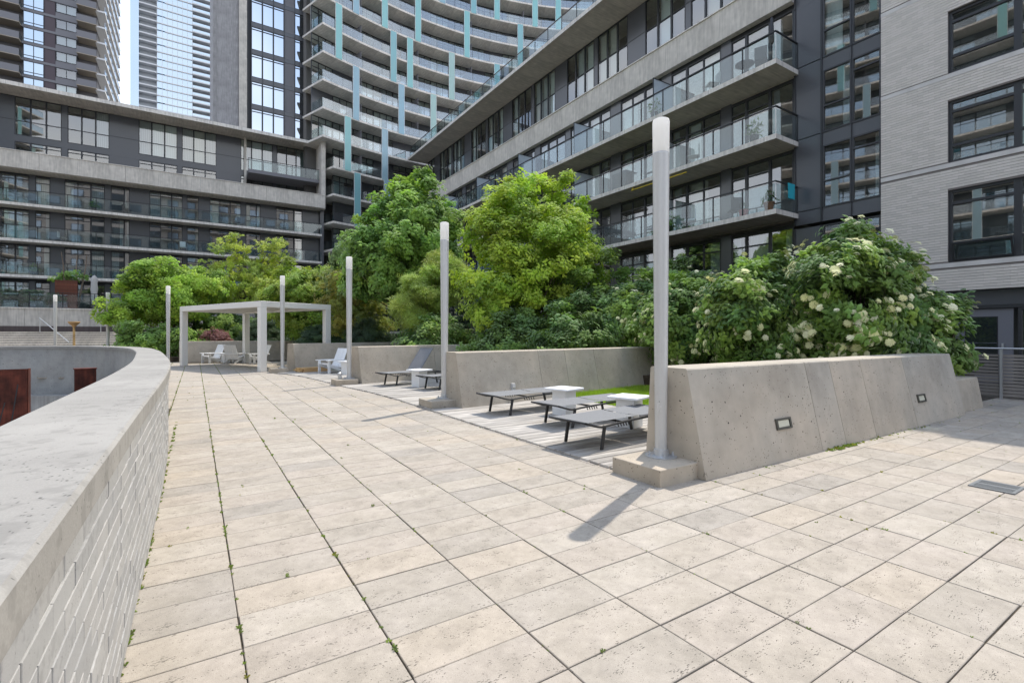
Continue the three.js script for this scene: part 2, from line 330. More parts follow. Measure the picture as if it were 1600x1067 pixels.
// ---------------------------------------------------------------- curved parapet with brick face and cap
{
  const par = thing('brick_parapet', 'long curved parapet of pale grey brick under a weathered concrete cap', 'parapet wall');
  part(par, 'cap', sweep(capPath, [[-0.24, 1.0], [-0.24, 1.088], [-0.228, 1.1], [0.228, 1.1], [0.24, 1.088], [0.24, 1.0]], 0.42, 0.5), M.cap);
  part(par, 'core', sweep(capPath, [[-0.2095, -0.55], [-0.2095, 0.962], [-0.13, 0.962], [-0.13, 1.0], [0.19, 1.0], [0.19, -0.55]], 0.5, 0.5), M.paleMortar);
  part(par, 'court_wall', sweep(capPath, [[0.192, -3.2], [0.192, 0.999], [0.215, 0.999], [0.215, -3.2]], 0.42, 0.5), M.courtWall);
  part(par, 'ledge', sweep(capPath, [[0.216, -3.2], [0.216, -0.62], [0.6, -0.62], [0.6, -3.2]], 0.42, 0.5), M.court);
  // brick face: a running bond laid along the curve
  const side = capPath.map((p, i) => { const a = capPath[Math.max(0, i - 1)], b = capPath[Math.min(capPath.length - 1, i + 1)], dx = b[0] - a[0], dz = b[1] - a[1], l = Math.hypot(dx, dz); return { x: p[0] - (dz / l) * 0.188, z: p[1] + (dx / l) * 0.188, nx: -dz / l, nz: dx / l }; });
  const L = [0]; for (let i = 1; i < side.length; i++) L.push(L[i - 1] + Math.hypot(side[i].x - side[i - 1].x, side[i].z - side[i - 1].z));
  const at = (s) => { let i = 1; while (i < L.length - 1 && L[i] < s) i++; const t = (s - L[i - 1]) / (L[i] - L[i - 1]), a = side[i - 1], b = side[i]; return { x: a.x + (b.x - a.x) * t, z: a.z + (b.z - a.z) * t, nx: a.nx + (b.nx - a.nx) * t, nz: a.nz + (b.nz - a.nz) * t }; };
  const BL = 0.245, CH = 0.0737, geos = [];
  for (let k = 0; k < 8; k++) geos.push(slabGeo(BL - rr(0.003, 0.005), 0.03, CH - 0.0085, 0.0015, 0.9, rnd(), rnd()).rotateX(Math.PI / 2));
  const all = [];
  for (let c = 0; c < 13; c++) for (let s = 4.6 + (c % 2 ? BL / 2 : 0); s < 27.5; s += BL) {
    const p = at(s), y = 0.004 + (c + 0.5) * CH, d = Math.max(0.6, p.x * SN - p.z * CS);
    all.push({ x: p.x + p.nx * 0.027, y, z: p.z + p.nz * 0.027, a: Math.atan2(p.nx, p.nz), g: Math.floor(rnd() * 8), m: Math.floor(rnd() * 4), out: rr(-0.002, 0.002), s: seen(p.x, y, p.z, 1) ? 1 / d : 0 });
  }
  all.sort((a, b) => b.s - a.s);
  const rest = M.bricks.map(() => []);
  all.forEach((b, k) => { const pos = [b.x + Math.sin(b.a) * b.out, b.y, b.z + Math.cos(b.a) * b.out]; if (k < 300) part(par, 'brick', geos[b.g], M.bricks[b.m], pos, b.a); else rest[b.m].push(geos[b.g].clone().rotateY(b.a).translate(...pos)); });
  part(par, 'far_bricks', mergeGeometries(rest.map((l) => mergeGeometries(l)), true), M.bricks).userData = { kind: 'stuff' };
}

// ---------------------------------------------------------------- battered concrete walls between the bays
const HW = 1.137;
function batteredWall(label, x, z, deg, joints, h = HW, batter = 0.25) {
  const a = THREE.MathUtils.degToRad(deg), w = thing('concrete_wall', label, 'wall', [x, 0, z], a, 'concrete walls between the bays');
  const k = h / HW, bt = batter * k, sec = (d) => [[d, d ? 0.05 : 0], [bt - 0.014 + d, h - 0.014 - d], [bt + d, h - d], [bt + 0.47 - d, h - d], [bt + 0.484 - d, h - 0.014 - d], [bt + 0.56 - d, d ? 0.05 : 0]];
  const L = joints[joints.length - 1];
  for (let i = 0; i + 1 < joints.length; i++) {
    const g = sweep([[joints[i] + (i ? 0.005 : 0), 0], [joints[i + 1] - 0.005, 0]], sec(0), 1 / 2.4, 0);
    const uv = g.attributes.uv, o = rnd(), p = rnd(); for (let q = 0; q < uv.count; q++) uv.setXY(q, uv.getX(q) + o, uv.getY(q) + p);
    part(w, 'panel', g, M.conc[i % 3]);
  }
  part(w, 'joint_fill', sweep([[0.02, 0], [L - 0.02, 0]], sec(0.014), 1 / 2.4, 0), M.mortar);
  return w;
}
const wallA = batteredWall('nearest battered concrete wall, two small lights set into its face', 4.41, -3.18, 0, [0, 2.4, 3.05, 3.98, 5.5, 7.75]);
batteredWall('low concrete kerb wall at the far end of the nearest wall, beside the slatted fence', 12.18, -3.3, 0, [0, 1.5], 0.62, 0.2);
batteredWall('concrete wall behind the three flat loungers, second from the camera', 4.5, -8.84, 8, [0, 2.3, 3.2, 4.3, 6.2, 8.3]);
batteredWall('concrete wall behind the lounger with its back raised', 4.2, -14.86, 13, [0, 2.8, 5.2, 7.6]);
batteredWall('concrete wall behind the single white armchair, nearest the pergola', 3.42, -21.5, 17, [0, 2.6, 5.2, 8.2]);
batteredWall('farthest concrete wall, seen through the pergola posts', -0.75, -32.0, 0, [0, 3, 6, 9.5]);

// recessed lights in the nearest wall and a steel box on the next one
for (const [x, y, l] of [[6.02, 0.42, 'recessed bronze wall light near the lamp post end of the nearest wall'], [10.3, 0.43, 'recessed bronze wall light at the shaded far end of the nearest wall']]) {
  const t = thing('wall_light', l, 'wall light', [x, y, -3.18 - 0.25 * y / HW], 0, 'recessed lights in the nearest wall'); t.rotation.x = -0.2165;
  part(t, 'bezel', uvBox(merge([bx(0.33, 0.022, 0.05, 0, 0.056, 0), bx(0.33, 0.022, 0.05, 0, -0.056, 0), bx(0.034, 0.09, 0.05, -0.148, 0, 0), bx(0.034, 0.09, 0.05, 0.148, 0, 0)]), 1), M.bronze);
  part(t, 'lens', rbx(0.26, 0.088, 0.03, 0.008, 0, 0, -0.002), M.lens);
}
{
  const t = thing('outlet_box', 'small silver outlet box low on the wall behind the flat loungers', 'outlet box', [5.86, 0.36, -9.08], 0.14); t.rotation.x = -0.2;
  part(t, 'box', rbx(0.1, 0.16, 0.06, 0.012, 0, 0, -0.01), M.galv); part(t, 'cover', rbx(0.08, 0.1, 0.02, 0.008, 0, 0.02, 0.03), M.steel);
}

// ---------------------------------------------------------------- timber deck, lawn, planting bed
{
  const deck = new THREE.Group(); deck.name = 'deck'; deck.userData = { kind: 'structure' }; scene.add(deck);
  const geos = new Map(), pw = 0.145;
  for (let z = -3.98, k = 0; z > -21.6; z -= 0.168, k++) {
    const x0 = deckEdge(z) + 0.012, x1 = 7.34, w = Math.round((x1 - x0) * 50) / 50;
    const key = `${w},${k % 5}`; if (!geos.has(key)) geos.set(key, slabGeo(w, 0.034, pw, 0.006, 0.55, rnd(), rnd()));
    part(deck, 'plank', geos.get(key), M.wood[Math.floor(rnd() * 4)], [x1 - w / 2, 0.026 + rr(-0.0025, 0.0015), z], rr(-0.0012, 0.0012));
  }
  struct('lawn', uvBox(merge([bx(3.4, 0.06, 27.5, 9.04, 0.0, -17.8), bx(2.6, 0.06, 9.5, 6.0, 0.003, -26.8)]), 0.6), M.lawn);
  struct('planting_bed', uvBox(merge([bx(9.2, 0.5, 28, 15.3, 0.1, -19), bx(4.6, 0.42, 1.6, 12.6, 0.12, -4.65), bx(16, 0.4, 9, 6.5, 0.08, -37.3)]), 0.5), M.soil);
  // grass: uncountable blades
  const P = []; for (let k = 0; k < 5; k++) { const a = k * 2.4, r = 0.012 * k, x = Math.cos(a) * r, z = Math.sin(a) * r, h = 0.07 + 0.018 * (k % 3), w = 0.006, lx = Math.cos(a) * 0.025, lz = Math.sin(a) * 0.025; P.push(x - w, 0, z, x + w, 0, z, x + lx, h, z + lz, x, 0, z - w, x, 0, z + w, x + lx, h, z + lz); }
  const g = new THREE.BufferGeometry(); g.setAttribute('position', new THREE.Float32BufferAttribute(P, 3)); g.computeVertexNormals();
  const n = 52000, im = shadow(new THREE.InstancedMesh(g, M.leaf, n)), o = new THREE.Object3D(), c = new THREE.Color();
  for (let i = 0; i < n; i++) {
    const near = i < 44000; o.position.set(near ? rr(7.36, 10.6) : rr(4.8, 7.2), 0.02, near ? -4.2 - Math.pow(rnd(), 1.5) * 16 : rr(-31, -22.4)); o.rotation.y = rnd() * 6.28; const s = rr(0.6, 1.25); o.scale.set(s * 1.3, s, s * 1.3); o.updateMatrix(); im.setMatrixAt(i, o.matrix);
    const v = rr(0.75, 1.3); im.setColorAt(i, c.setRGB(0.36 * v, 0.52 * v, 0.03 * v));
  }
  im.name = 'grass'; im.userData = { kind: 'stuff', label: 'bright green lawn grass beyond the timber decks', category: 'grass' }; scene.add(im);
}
{ // weeds in the paving joints
  const P = []; for (let k = 0; k < 6; k++) { const a = k * 1.05 + (k % 2) * 0.3, r = 0.014, w = 0.0075, c = Math.cos(a), s = Math.sin(a), h = 0.01 + 0.006 * (k % 3); P.push(0, 0, 0, c * r - s * w, h, s * r + c * w, c * r * 2.2, h * 0.9, s * r * 2.2, 0, 0, 0, c * r * 2.2, h * 0.9, s * r * 2.2, c * r + s * w, h, s * r - c * w); }
  const g = new THREE.BufferGeometry(); g.setAttribute('position', new THREE.Float32BufferAttribute(P, 3)); g.computeVertexNormals();
  const list = []; for (const [x, z, s] of weedSpots) { const n = 1 + Math.floor(rnd() * 4 * s); for (let k = 0; k < n; k++) list.push([x + rr(-0.006, 0.006), z + rr(-0.05, 0.05), s * rr(0.45, 1)]); }
  const im = shadow(new THREE.InstancedMesh(g, M.leaf, list.length)), o = new THREE.Object3D(), c = new THREE.Color();
  list.forEach(([x, z, s], i) => { o.position.set(x, -0.007, z); o.rotation.set(rr(-0.3, 0.3), rnd() * 6.28, rr(-0.3, 0.3)); o.scale.set(s, s * rr(0.8, 2.2), s); o.updateMatrix(); im.setMatrixAt(i, o.matrix); const v = rr(0.7, 1.3), q = rnd() < 0.25 ? 1.5 : 1; im.setColorAt(i, c.setRGB(0.2 * v * q, 0.3 * v, 0.03 * v)); });
  im.name = 'joint_weeds'; im.userData = { kind: 'stuff', label: 'small green weeds growing in the paving joints', category: 'weeds' }; scene.add(im);
}

// ---------------------------------------------------------------- lamp posts
function lampPost(label, x, z, plinth, y0 = 0, tall = 3.86) {
  const t = thing('lamp_post', label, 'lamp post', [x, y0, z], 0, 'pole lamps along the terrace');
  const b = plinth ? 0.17 : 0, n = 24;
  if (plinth) {
    part(t, 'plinth', uvBox(rbx(0.64, 0.19, 0.66, 0.012, -0.15, 0.075, 0.06), 0.42, rnd(), rnd()), M.plinth);
    const plate = part(t, 'base_plate', merge([cyl(0.17, 0.17, 0.012, 28, 0, b, 0)]), M.galv);
    for (let k = 0; k < 4; k++) { const a = 0.6 + k * Math.PI / 2; part(plate, 'bolt', memo('bolt', () => merge([cyl(0.016, 0.016, 0.02, 6), cyl(0.008, 0.008, 0.04, 6)])), M.galv, [Math.cos(a) * 0.13, b + 0.012, Math.sin(a) * 0.13]); }
    part(t, 'collar', cyl(0.085, 0.078, 0.07, n, 0, b + 0.012, 0), M.galv);
  }
  const lens = 0.375, top = tall - lens;
  part(t, 'pole', memo(`pole${b},${tall}`, () => clean(new THREE.LatheGeometry([[0, b], [0.063, b], [0.09, top - 0.012], [0.09, top], [0, top]].map(([r, y]) => new THREE.Vector2(r, y)), n))), M.steel);
  part(t, 'diffuser_seat', cyl(0.08, 0.08, 0.004, n, 0, top, 0), M.white);
  part(t, 'diffuser', memo(`dif${tall}`, () => clean(new THREE.LatheGeometry([[0.088, top + 0.001], [0.091, tall - 0.03], [0.085, tall - 0.008], [0.07, tall], [0, tall]].map(([r, y]) => new THREE.Vector2(r, y)), n))), M.diffuser);
  if (plinth) { // access cover on the camera side
    const a = Math.atan2(-x, -z) - 0.25, r = 0.0685, g = merge([bx(0.052, 0.135, 0.004, 0, 0, 0)]);
    const d = part(t, 'access_cover', g, M.steel, [Math.sin(a) * r, 0.72, Math.cos(a) * r], a); part(d, 'cover_screw', memo('scr', () => clean(new THREE.CylinderGeometry(0.005, 0.005, 0.006, 8).rotateX(Math.PI / 2))), M.black, [0, 0.055, 0.003]);
  }
  return t;
}
lampPost('nearest grey lamp post on a square plinth at the end of the nearest concrete wall', 4.3, -3.67, true);
lampPost('second lamp post from the camera, on a plinth beside the flat loungers', 4.41, -9.5, true);
lampPost('third lamp post from the camera, on a plinth before the white armchair', 3.92, -15.25, true);
lampPost('fourth lamp post from the camera, standing in front of the pergola', 2.93, -21.6, true);
lampPost('fifth lamp post, standing left of the pergola before the round green tree', -1.12, -29.1, false);
lampPost('distant lamp post between the stairs and the round tree', -4.13, -35.4, false);
lampPost('distant lamp post farthest left, before the stairs', -7.0, -39.2, false);

// ---------------------------------------------------------------- pergola
{
  const a = Math.atan2(6.5, 2.75), ux = 2.75 / 7.06, uz = 6.5 / 7.06, vx = 0.92, vz = -0.39;
  const t = thing('pergola', 'white square-post pergola with a flat canopy at the far end of the walkway', 'pergola', [-0.48, 0, -28.8], 0);
  const L = 7.06, W = 3.0, turn = Math.atan2(ux, uz), P = (l, w) => [ux * l + vx * w, uz * l + vz * w];
  for (const [l, w] of [[0, 0], [L, 0], [0, W], [L, W]]) { const [x, z] = P(l, w); part(t, 'post', memo('ppost', () => rbx(0.26, 2.62, 0.26, 0.012)), M.white, [x, 1.31, z], turn); }
  const beam = (l0, w0, l1, w1) => { const [x0, z0] = P(l0, w0), [x1, z1] = P(l1, w1), d = Math.hypot(x1 - x0, z1 - z0) + 0.26; part(t, 'beam', rbx(0.26, 0.24, d, 0.012), M.white, [(x0 + x1) / 2, 2.742, (z0 + z1) / 2], Math.atan2(x1 - x0, z1 - z0)); };
  beam(0, 0, L, 0); beam(0, W, L, W);
  const cross = (l) => { const [x0, z0] = P(l, 0.131), [x1, z1] = P(l, W - 0.131), d = Math.hypot(x1 - x0, z1 - z0); part(t, 'beam', rbx(0.24, 0.236, d, 0.012), M.white, [(x0 + x1) / 2, 2.742, (z0 + z1) / 2], Math.atan2(x1 - x0, z1 - z0)); };
  cross(0); cross(L);
  const [cx, cz] = P(L / 2, W / 2);
  part(t, 'canopy', bx(W - 0.27, 0.04, L - 0.27), M.white, [cx, 2.79, cz], turn);
  for (let k = 1; k < 7; k++) { const [x0, z0] = P(L * k / 7, 0.14), [x1, z1] = P(L * k / 7, W - 0.14); part(t, 'rafter', bx(0.08, 0.1, Math.hypot(x1 - x0, z1 - z0)), M.white, [(x0 + x1) / 2, 2.715, (z0 + z1) / 2], Math.atan2(x1 - x0, z1 - z0)); }
}

// ---------------------------------------------------------------- sun loungers, tables, armchairs
function lounger(label, x, z, turn, raised = 0) {
  const t = thing('sun_lounger', label, 'sun lounger', [x, 0.026, z], turn, 'black sun loungers on the deck');
  const H = 0.35, W = 0.66, L = 1.95, hinge = 0.72; // local x: 0 = foot end nearest the walkway
  const railPts = (w) => { const c = new THREE.CatmullRomCurve3([V(0, H + 0.02, w), V(0.1, H - 0.01, w), V(0.28, H - 0.055, w), V(0.5, H - 0.045, w), V(0.8, H - 0.03, w), V(1.25, H - 0.02, w), V(L, H - 0.015, w)]); return clean(new THREE.TubeGeometry(c, 26, 0.016, 6)); };
  const fr = part(t, 'frame', memo('lfr', () => merge([railPts(-W / 2), railPts(W / 2), bar(V(0, H + 0.02, -W / 2), V(0, H + 0.02, W / 2), 0.014), bar(V(0.72, H - 0.035, -W / 2), V(0.72, H - 0.035, W / 2), 0.014), bar(V(L, H - 0.015, -W / 2), V(L, H - 0.015, W / 2), 0.014)])), M.black);
  for (const s of [-1, 1]) for (const [a, b] of [[0.36, 0.3], [1.66, 1.74]]) part(t, 'leg', memo(`lleg${s}${a}`, () => flat(V(b, 0, s * (W / 2 - 0.005)), V(a, H - 0.04, s * (W / 2 - 0.005)), 0.045, 0.022)), M.black);
  for (let k = 0; k < 5; k++) for (const s of [-1, 1]) part(fr, 'ratchet_tooth', memo('tooth', () => bx(0.012, 0.045, 0.012, 0, 0, 0, 0, 0, 0.5)), M.black, [0.66 + k * 0.055, H - 0.075, s * (W / 2 - 0.03)]);
  // sling fabric, slightly sagging across
  const sling = (x0, x1, lift) => { const g = new THREE.PlaneGeometry(1, 1, 10, 6).rotateX(-Math.PI / 2), p = g.attributes.position; for (let i = 0; i < p.count; i++) { const u = p.getX(i) + 0.5, w = p.getZ(i); const xx = x0 + (x1 - x0) * u; p.setXYZ(i, xx, H + (xx < 0.4 ? 0.022 - 0.0 * xx : 0.02) - 0.012 * (1 - 4 * w * w) + lift, w * W * 0.985); } g.computeVertexNormals(); const q = clean(g); const uv = q.attributes.uv; for (let i = 0; i < uv.count; i++) uv.setXY(i, uv.getX(i) * 12, uv.getY(i) * 8); return q; };
  part(t, 'seat_sling', memo('sl1', () => sling(0, 1.06, 0)), M.mesh);
  const b = part(t, 'backrest', memo('sl2', () => merge([sling(0, 0.87, 0).translate(0, -H, 0), bar(V(0, 0.012, -W / 2), V(0.87, 0.012, -W / 2), 0.013), bar(V(0, 0.012, W / 2), V(0.87, 0.012, W / 2), 0.013), bar(V(0.87, 0.012, -W / 2), V(0.87, 0.012, W / 2), 0.013)])), M.mesh, [1.08, H, 0]);
  b.rotation.z = raised; void hinge; return t;
}
lounger('flat black sun lounger nearest the camera, beside the nearest lamp post', 4.04, -4.98, 0.1);
lounger('flat black sun lounger between the two white tables', 4.68, -6.33, 0.08);
lounger('flat black sun lounger closest to the concrete wall with the outlet box', 4.5, -7.88, 0.08);
lounger('black sun lounger with its backrest raised, against the third concrete wall', 4.5, -14.0, 0.2, 0.95);
lounger('flat black sun lounger in the second bay, behind the second lamp post', 5.1, -12.35, 0.2);
lounger('flat black sun lounger in the second bay, mostly hidden by the wall end', 5.45, -10.95, 0.2);
function sideTable(label, x, z, turn) {
  const t = thing('side_table', label, 'side table', [x, 0.026, z], turn, 'white pedestal side tables');
  part(t, 'table_top', memo('stt', () => rbx(0.53, 0.04, 0.53, 0.014, 0, 0.475, 0, 2)), M.chairWhite);
  const p = part(t, 'pedestal', memo('stp', () => merge([bx(0.31, 0.455, 0.03, 0, 0.2275, 0.14), bx(0.31, 0.455, 0.03, 0, 0.2275, -0.14), bx(0.03, 0.455, 0.25, -0.14, 0.2275, 0), bx(0.03, 0.455, 0.25, 0.14, 0.2275, 0)])), M.chairWhite); void p; return t;
}
sideTable('white pedestal side table nearest the camera, beside the nearest lounger', 5.88, -5.66, 0.3);
sideTable('white pedestal side table beside the lounger closest to the wall', 5.76, -7.18, 0.25);
sideTable('white pedestal side table beside the lounger with the raised back', 5.35, -13.2, 0.35);
function armchair(label, x, z, turn) {
  const t = thing('adirondack_chair', label, 'armchair', [x, 0.006, z], turn, 'white garden armchairs');
  for (const s of [-1, 1]) { part(t, 'front_leg', memo('afl', () => bx(0.1, 0.5, 0.035, 0, 0.25, 0)), M.chairWhite, [0.32, 0, s * 0.33]); part(t, 'armrest', memo('aar', () => rbx(0.82, 0.03, 0.15, 0.008)), M.chairWhite, [0.02, 0.515, s * 0.36]); part(t, 'side_rail', memo('asr', () => flat(V(0.36, 0.34, 0), V(-0.5, 0.03, 0), 0.09, 0.03)), M.chairWhite, [0, 0, s * 0.29]); }
  for (let k = 0; k < 5; k++) part(t, 'seat_slat', memo('ass', () => rbx(0.1, 0.022, 0.6, 0.006)), M.chairWhite, [0.32 - k * 0.11, 0.385 - k * 0.034, 0]);
  for (let k = 0; k < 3; k++) part(t, 'back_slat', memo(`abs`, () => flat(V(0, 0, 0), V(-0.3, 0.74, 0), 0.022, 0.21)), M.chairWhite, [-0.2, 0.22, (k - 1) * 0.222]);
  part(t, 'back_brace', bx(0.03, 0.07, 0.7, -0.4, 0.5, 0), M.chairWhite); return t;
}
armchair('white garden armchair alone in the third bay beside a stack of timber', 4.45, -19.9, Math.PI + 0.35);
sideTable('white pedestal side table beside the lone white armchair', 4.78, -18.85, 0.4);
armchair('white garden armchair farthest left under the pergola', 0.75, -30.7, Math.PI + 0.5);
armchair('white garden armchair in the middle under the pergola', 1.75, -29.6, Math.PI - 2.2);
armchair('white garden armchair behind the front pergola post', 2.75, -28.4, Math.PI + 0.2);
sideTable('white pedestal side table under the pergola between the armchairs', 1.35, -30.5, 0.5);
{
  const t = thing('timber_stack', 'low stack of pale timber boards beside the lone white armchair', 'timber', [4.1, 0.026, -21.05], 0.2);
  for (let k = 0; k < 9; k++) { const r = Math.floor(k / 3); part(t, 'board', memo(`brd${k % 3}`, () => uvBox(bx(1.5 - 0.12 * (k % 3), 0.055, 0.16), 0.6)), M.timber[k % 3], [rr(-0.08, 0.08), 0.0275 + r * 0.0552, (k % 3 - 1) * 0.18], rr(-0.03, 0.03)); }
  const t2 = thing('lantern', 'small dark metal lantern on the third plinth', 'lantern', [3.66, 0.17, -15.32]); part(t2, 'body', merge([cyl(0.055, 0.06, 0.17, 14)]), M.steel); part(t2, 'lid', cyl(0.065, 0.03, 0.03, 14, 0, 0.17, 0), M.galv);
}

// ---------------------------------------------------------------- drain, fence
{
  const t = thing('drain_grate', 'grey slotted metal drain grate set into the paving', 'drain grate', [6.65, 0.0, -1.51], 0);
  part(t, 'frame', merge([bx(0.37, 0.012, 0.025, 0, 0.003, 0.155), bx(0.37, 0.012, 0.025, 0, 0.003, -0.155), bx(0.025, 0.012, 0.285, -0.1725, 0.003, 0), bx(0.025, 0.012, 0.285, 0.1725, 0.003, 0), bx(0.05, 0.012, 0.285, 0, 0.003, 0)]), M.grate);
  for (const s of [-1, 1]) for (let k = 0; k < 6; k++) part(t, 'bar', memo('gbar', () => bx(0.013, 0.012, 0.285)), M.grate, [s * (0.042 + k * 0.0225), 0.003, 0]);
  part(t, 'pit', bx(0.35, 0.004, 0.29, 0, -0.001, 0), M.black);
}
{
  const t = thing('slatted_fence', 'low grey fence of horizontal slats before the brick building door', 'fence', [15.78, 0, -2.6], 0);
  for (let k = 0; k < 13; k++) part(t, 'slat', memo('fslat', () => uvBox(rbx(0.028, 0.058, 9.4, 0.005), 0.7)), M.fence, [0.03, 0.1 + k * 0.076, 0]);
  for (let k = 0; k < 6; k++) part(t, 'post', memo('fpost', () => bx(0.045, 1.16, 0.045, 0, 0.58, 0)), M.galv, [-0.01, 0, -4.5 + k * 1.8]);
  part(t, 'top_rail', bar(V(-0.01, 1.18, -4.7), V(-0.01, 1.18, 4.7), 0.02, 8), M.galv);
}

// ---------------------------------------------------------------- corten pieces in the lower court
{
  const t = thing('corten_screen', 'rust-brown steel screen standing in the lower court at the left edge', 'steel screen', [-5.05, -3.2, -18.05], 0.05);
  part(t, 'sheet', uvBox(bx(2.5, 3.79, 0.06, 0, 1.895, 0), 0.5), M.rust);
  for (let k = 0; k < 9; k++) { const x = rr(-0.4, 1.1), h = rr(0.7, 1.3); part(t, 'reed_cutout', flat(V(x, 2.4, 0.032), V(x + rr(-0.22, 0.22), 2.2 + h, 0.032), 0.025, 0.006), M.black); }
  part(t, 'edge_return', uvBox(bx(0.03, 3.79, 0.3, 1.266, 1.895, -0.15), 0.5), M.rust);
  const b = thing('corten_box', 'small rust-brown steel box against the curved wall of the lower court', 'steel box', [-2.98, -3.2, -20.7], 0.2);
  part(b, 'shell', uvBox(bx(0.52, 3.6, 0.4, 0, 1.8, 0), 0.5), M.rust); part(b, 'lid', uvBox(bx(0.56, 0.03, 0.44, 0, 3.616, 0), 0.5), M.rust);
}

// ---------------------------------------------------------------- stairs and upper patio on the left
{
  const st = thing('staircase', 'broad flight of pale concrete steps at the far left', 'stairs', [0, 0, 0]);
  for (let i = 0; i < 11; i++) { const z1 = -44 + 0.42 * (i + 1), x1 = -4.8 + 0.42 * i; part(st, 'step', uvBox(span(-22, x1, 0, 1.65 - 0.15 * i, z1 - (i ? 0.42 : 3.2), z1), 0.4), M.stairs); part(st, 'tread', uvBox(span(-22, x1 + 0.02, 1.652 - 0.15 * i, 1.69 - 0.15 * i, z1 - 0.38, z1 + 0.045), 0.4), M.slab); }
  const w = thing('patio_wall', 'dark brick plinth and concrete wall behind the far stairs', 'wall', [0, 0, 0]);
  part(w, 'brick_plinth', uvBox(span(-24, 0.5, 0, 2.1, -47.6, -47.0), 0.4), M.darkBrick); 
  for (let k = 0; k < 7; k++) part(w, 'concrete_panel', uvBox(span(-24 + k * 3.5, -20.515 + k * 3.5, 2.1, 3.32, -47.58, -47.08), 0.4), M.facade);
  part(w, 'coping', uvBox(span(-24, 0.6, 3.32, 3.4, -47.62, -47.02), 0.4), M.slab);
  struct('upper_patio', uvBox(span(-24, 11.5, 3.0, 3.3, -56.4, -47.6), 0.4), M.court);
  const g = thing('patio_guard', 'dark framed glass guard along the upper patio wall', 'glass guard', [0, 3.4, -47.3]);
  for (let k = 0; k < 14; k++) { part(g, 'pane', memo('pgp', () => bx(1.7, 0.95, 0.014)), M.guard, [-23 + k * 1.76, 0.52, 0]); part(g, 'post', memo('pgpost', () => bx(0.045, 1.08, 0.045)), M.rail, [-23.88 + k * 1.76, 0.54, 0]); }
  part(g, 'top_rail', span(-24, 0.7, 1.08, 1.12, -0.03, 0.03), M.rail);
  const hr = (label, a, b, posts) => { const t = thing('handrail', label, 'handrail', [0, 0, 0], 0, 'metal handrails on the stairs'); part(t, 'rail', bar(a, b, 0.028, 8), M.galv); for (const q of posts) { const p = a.clone().lerp(b, q); part(t, 'post', bar(V(p.x, p.y - 1.0, p.z), p, 0.022, 6), M.galv); } };
  hr('sloping handrail in the middle of the far stairs', V(-8.75, 2.63, -44.6), V(-6.45, 1.05, -39.6), [0.02, 0.55]);
  hr('sloping handrail at the left edge of the far stairs', V(-12.7, 2.55, -44.6), V(-10.3, 1.05, -39.6), [0.02, 0.9]);
  hr('sloping handrail at the right end of the far stairs beside the tree', V(-5.6, 2.5, -44.2), V(-2.0, 1.7, -41.5), [0.02, 0.7]);
  const b = thing('bowl_lamp', 'short bowl-topped bronze lamp standing before the stairs', 'bowl lamp', [-5.75, 0.0, -36.6]);
  part(b, 'stem', cyl(0.07, 0.05, 1.95, 10), M.timber[0]); part(b, 'bowl', clean(new THREE.LatheGeometry([[0.05, 1.9], [0.1, 2.0], [0.26, 2.17], [0.27, 2.24], [0.2, 2.24], [0, 2.2]].map(([r, y]) => new THREE.Vector2(r, y)), 18)), M.timber[2]);
  const c = thing('dark_chair', 'dark outdoor chair on the landing at the far left edge', 'chair', [-12.0, 1.65, -45.2], 0.4);
  part(c, 'seat', rbx(0.5, 0.05, 0.5, 0.01, 0, 0.43, 0), M.black); part(c, 'backrest', rbx(0.05, 0.5, 0.5, 0.01, 0.26, 0.7, 0), M.black); for (const [lx, lz] of [[-0.2, -0.2], [-0.2, 0.2], [0.22, -0.2], [0.22, 0.2]]) part(c, 'leg', bx(0.04, 0.41, 0.04, lx, 0.205, lz), M.black);
  const u = thing('closed_parasol', 'closed grey parasol standing on the upper patio', 'parasol', [-6.55, 3.3, -49.2]);
  part(u, 'pole', cyl(0.025, 0.025, 2.7, 8), M.galv); part(u, 'furled_canopy', clean(new THREE.LatheGeometry([[0.05, 0.5], [0.2, 0.6], [0.16, 0.85], [0.22, 1.1], [0.19, 1.4], [0.24, 1.7], [0.2, 2.2], [0.24, 2.45], [0.1, 2.7], [0, 2.78]].map(([r, y]) => new THREE.Vector2(r, y)), 9)), M.fabricGrey); part(u, 'base', cyl(0.3, 0.26, 0.08, 14), M.black);
  const d = thing('red_wood_screen', 'reddish wooden screen on the upper patio beside the closed parasol', 'wooden screen', [-8.2, 3.3, -49.4]);
  for (let k = 0; k < 8; k++) part(d, 'plank', memo('rws', () => uvBox(bx(0.155, 2.3, 0.04, 0, 1.15, 0), 0.6)), M.redWood, [-0.56 + k * 0.16, 0, 0]);
}

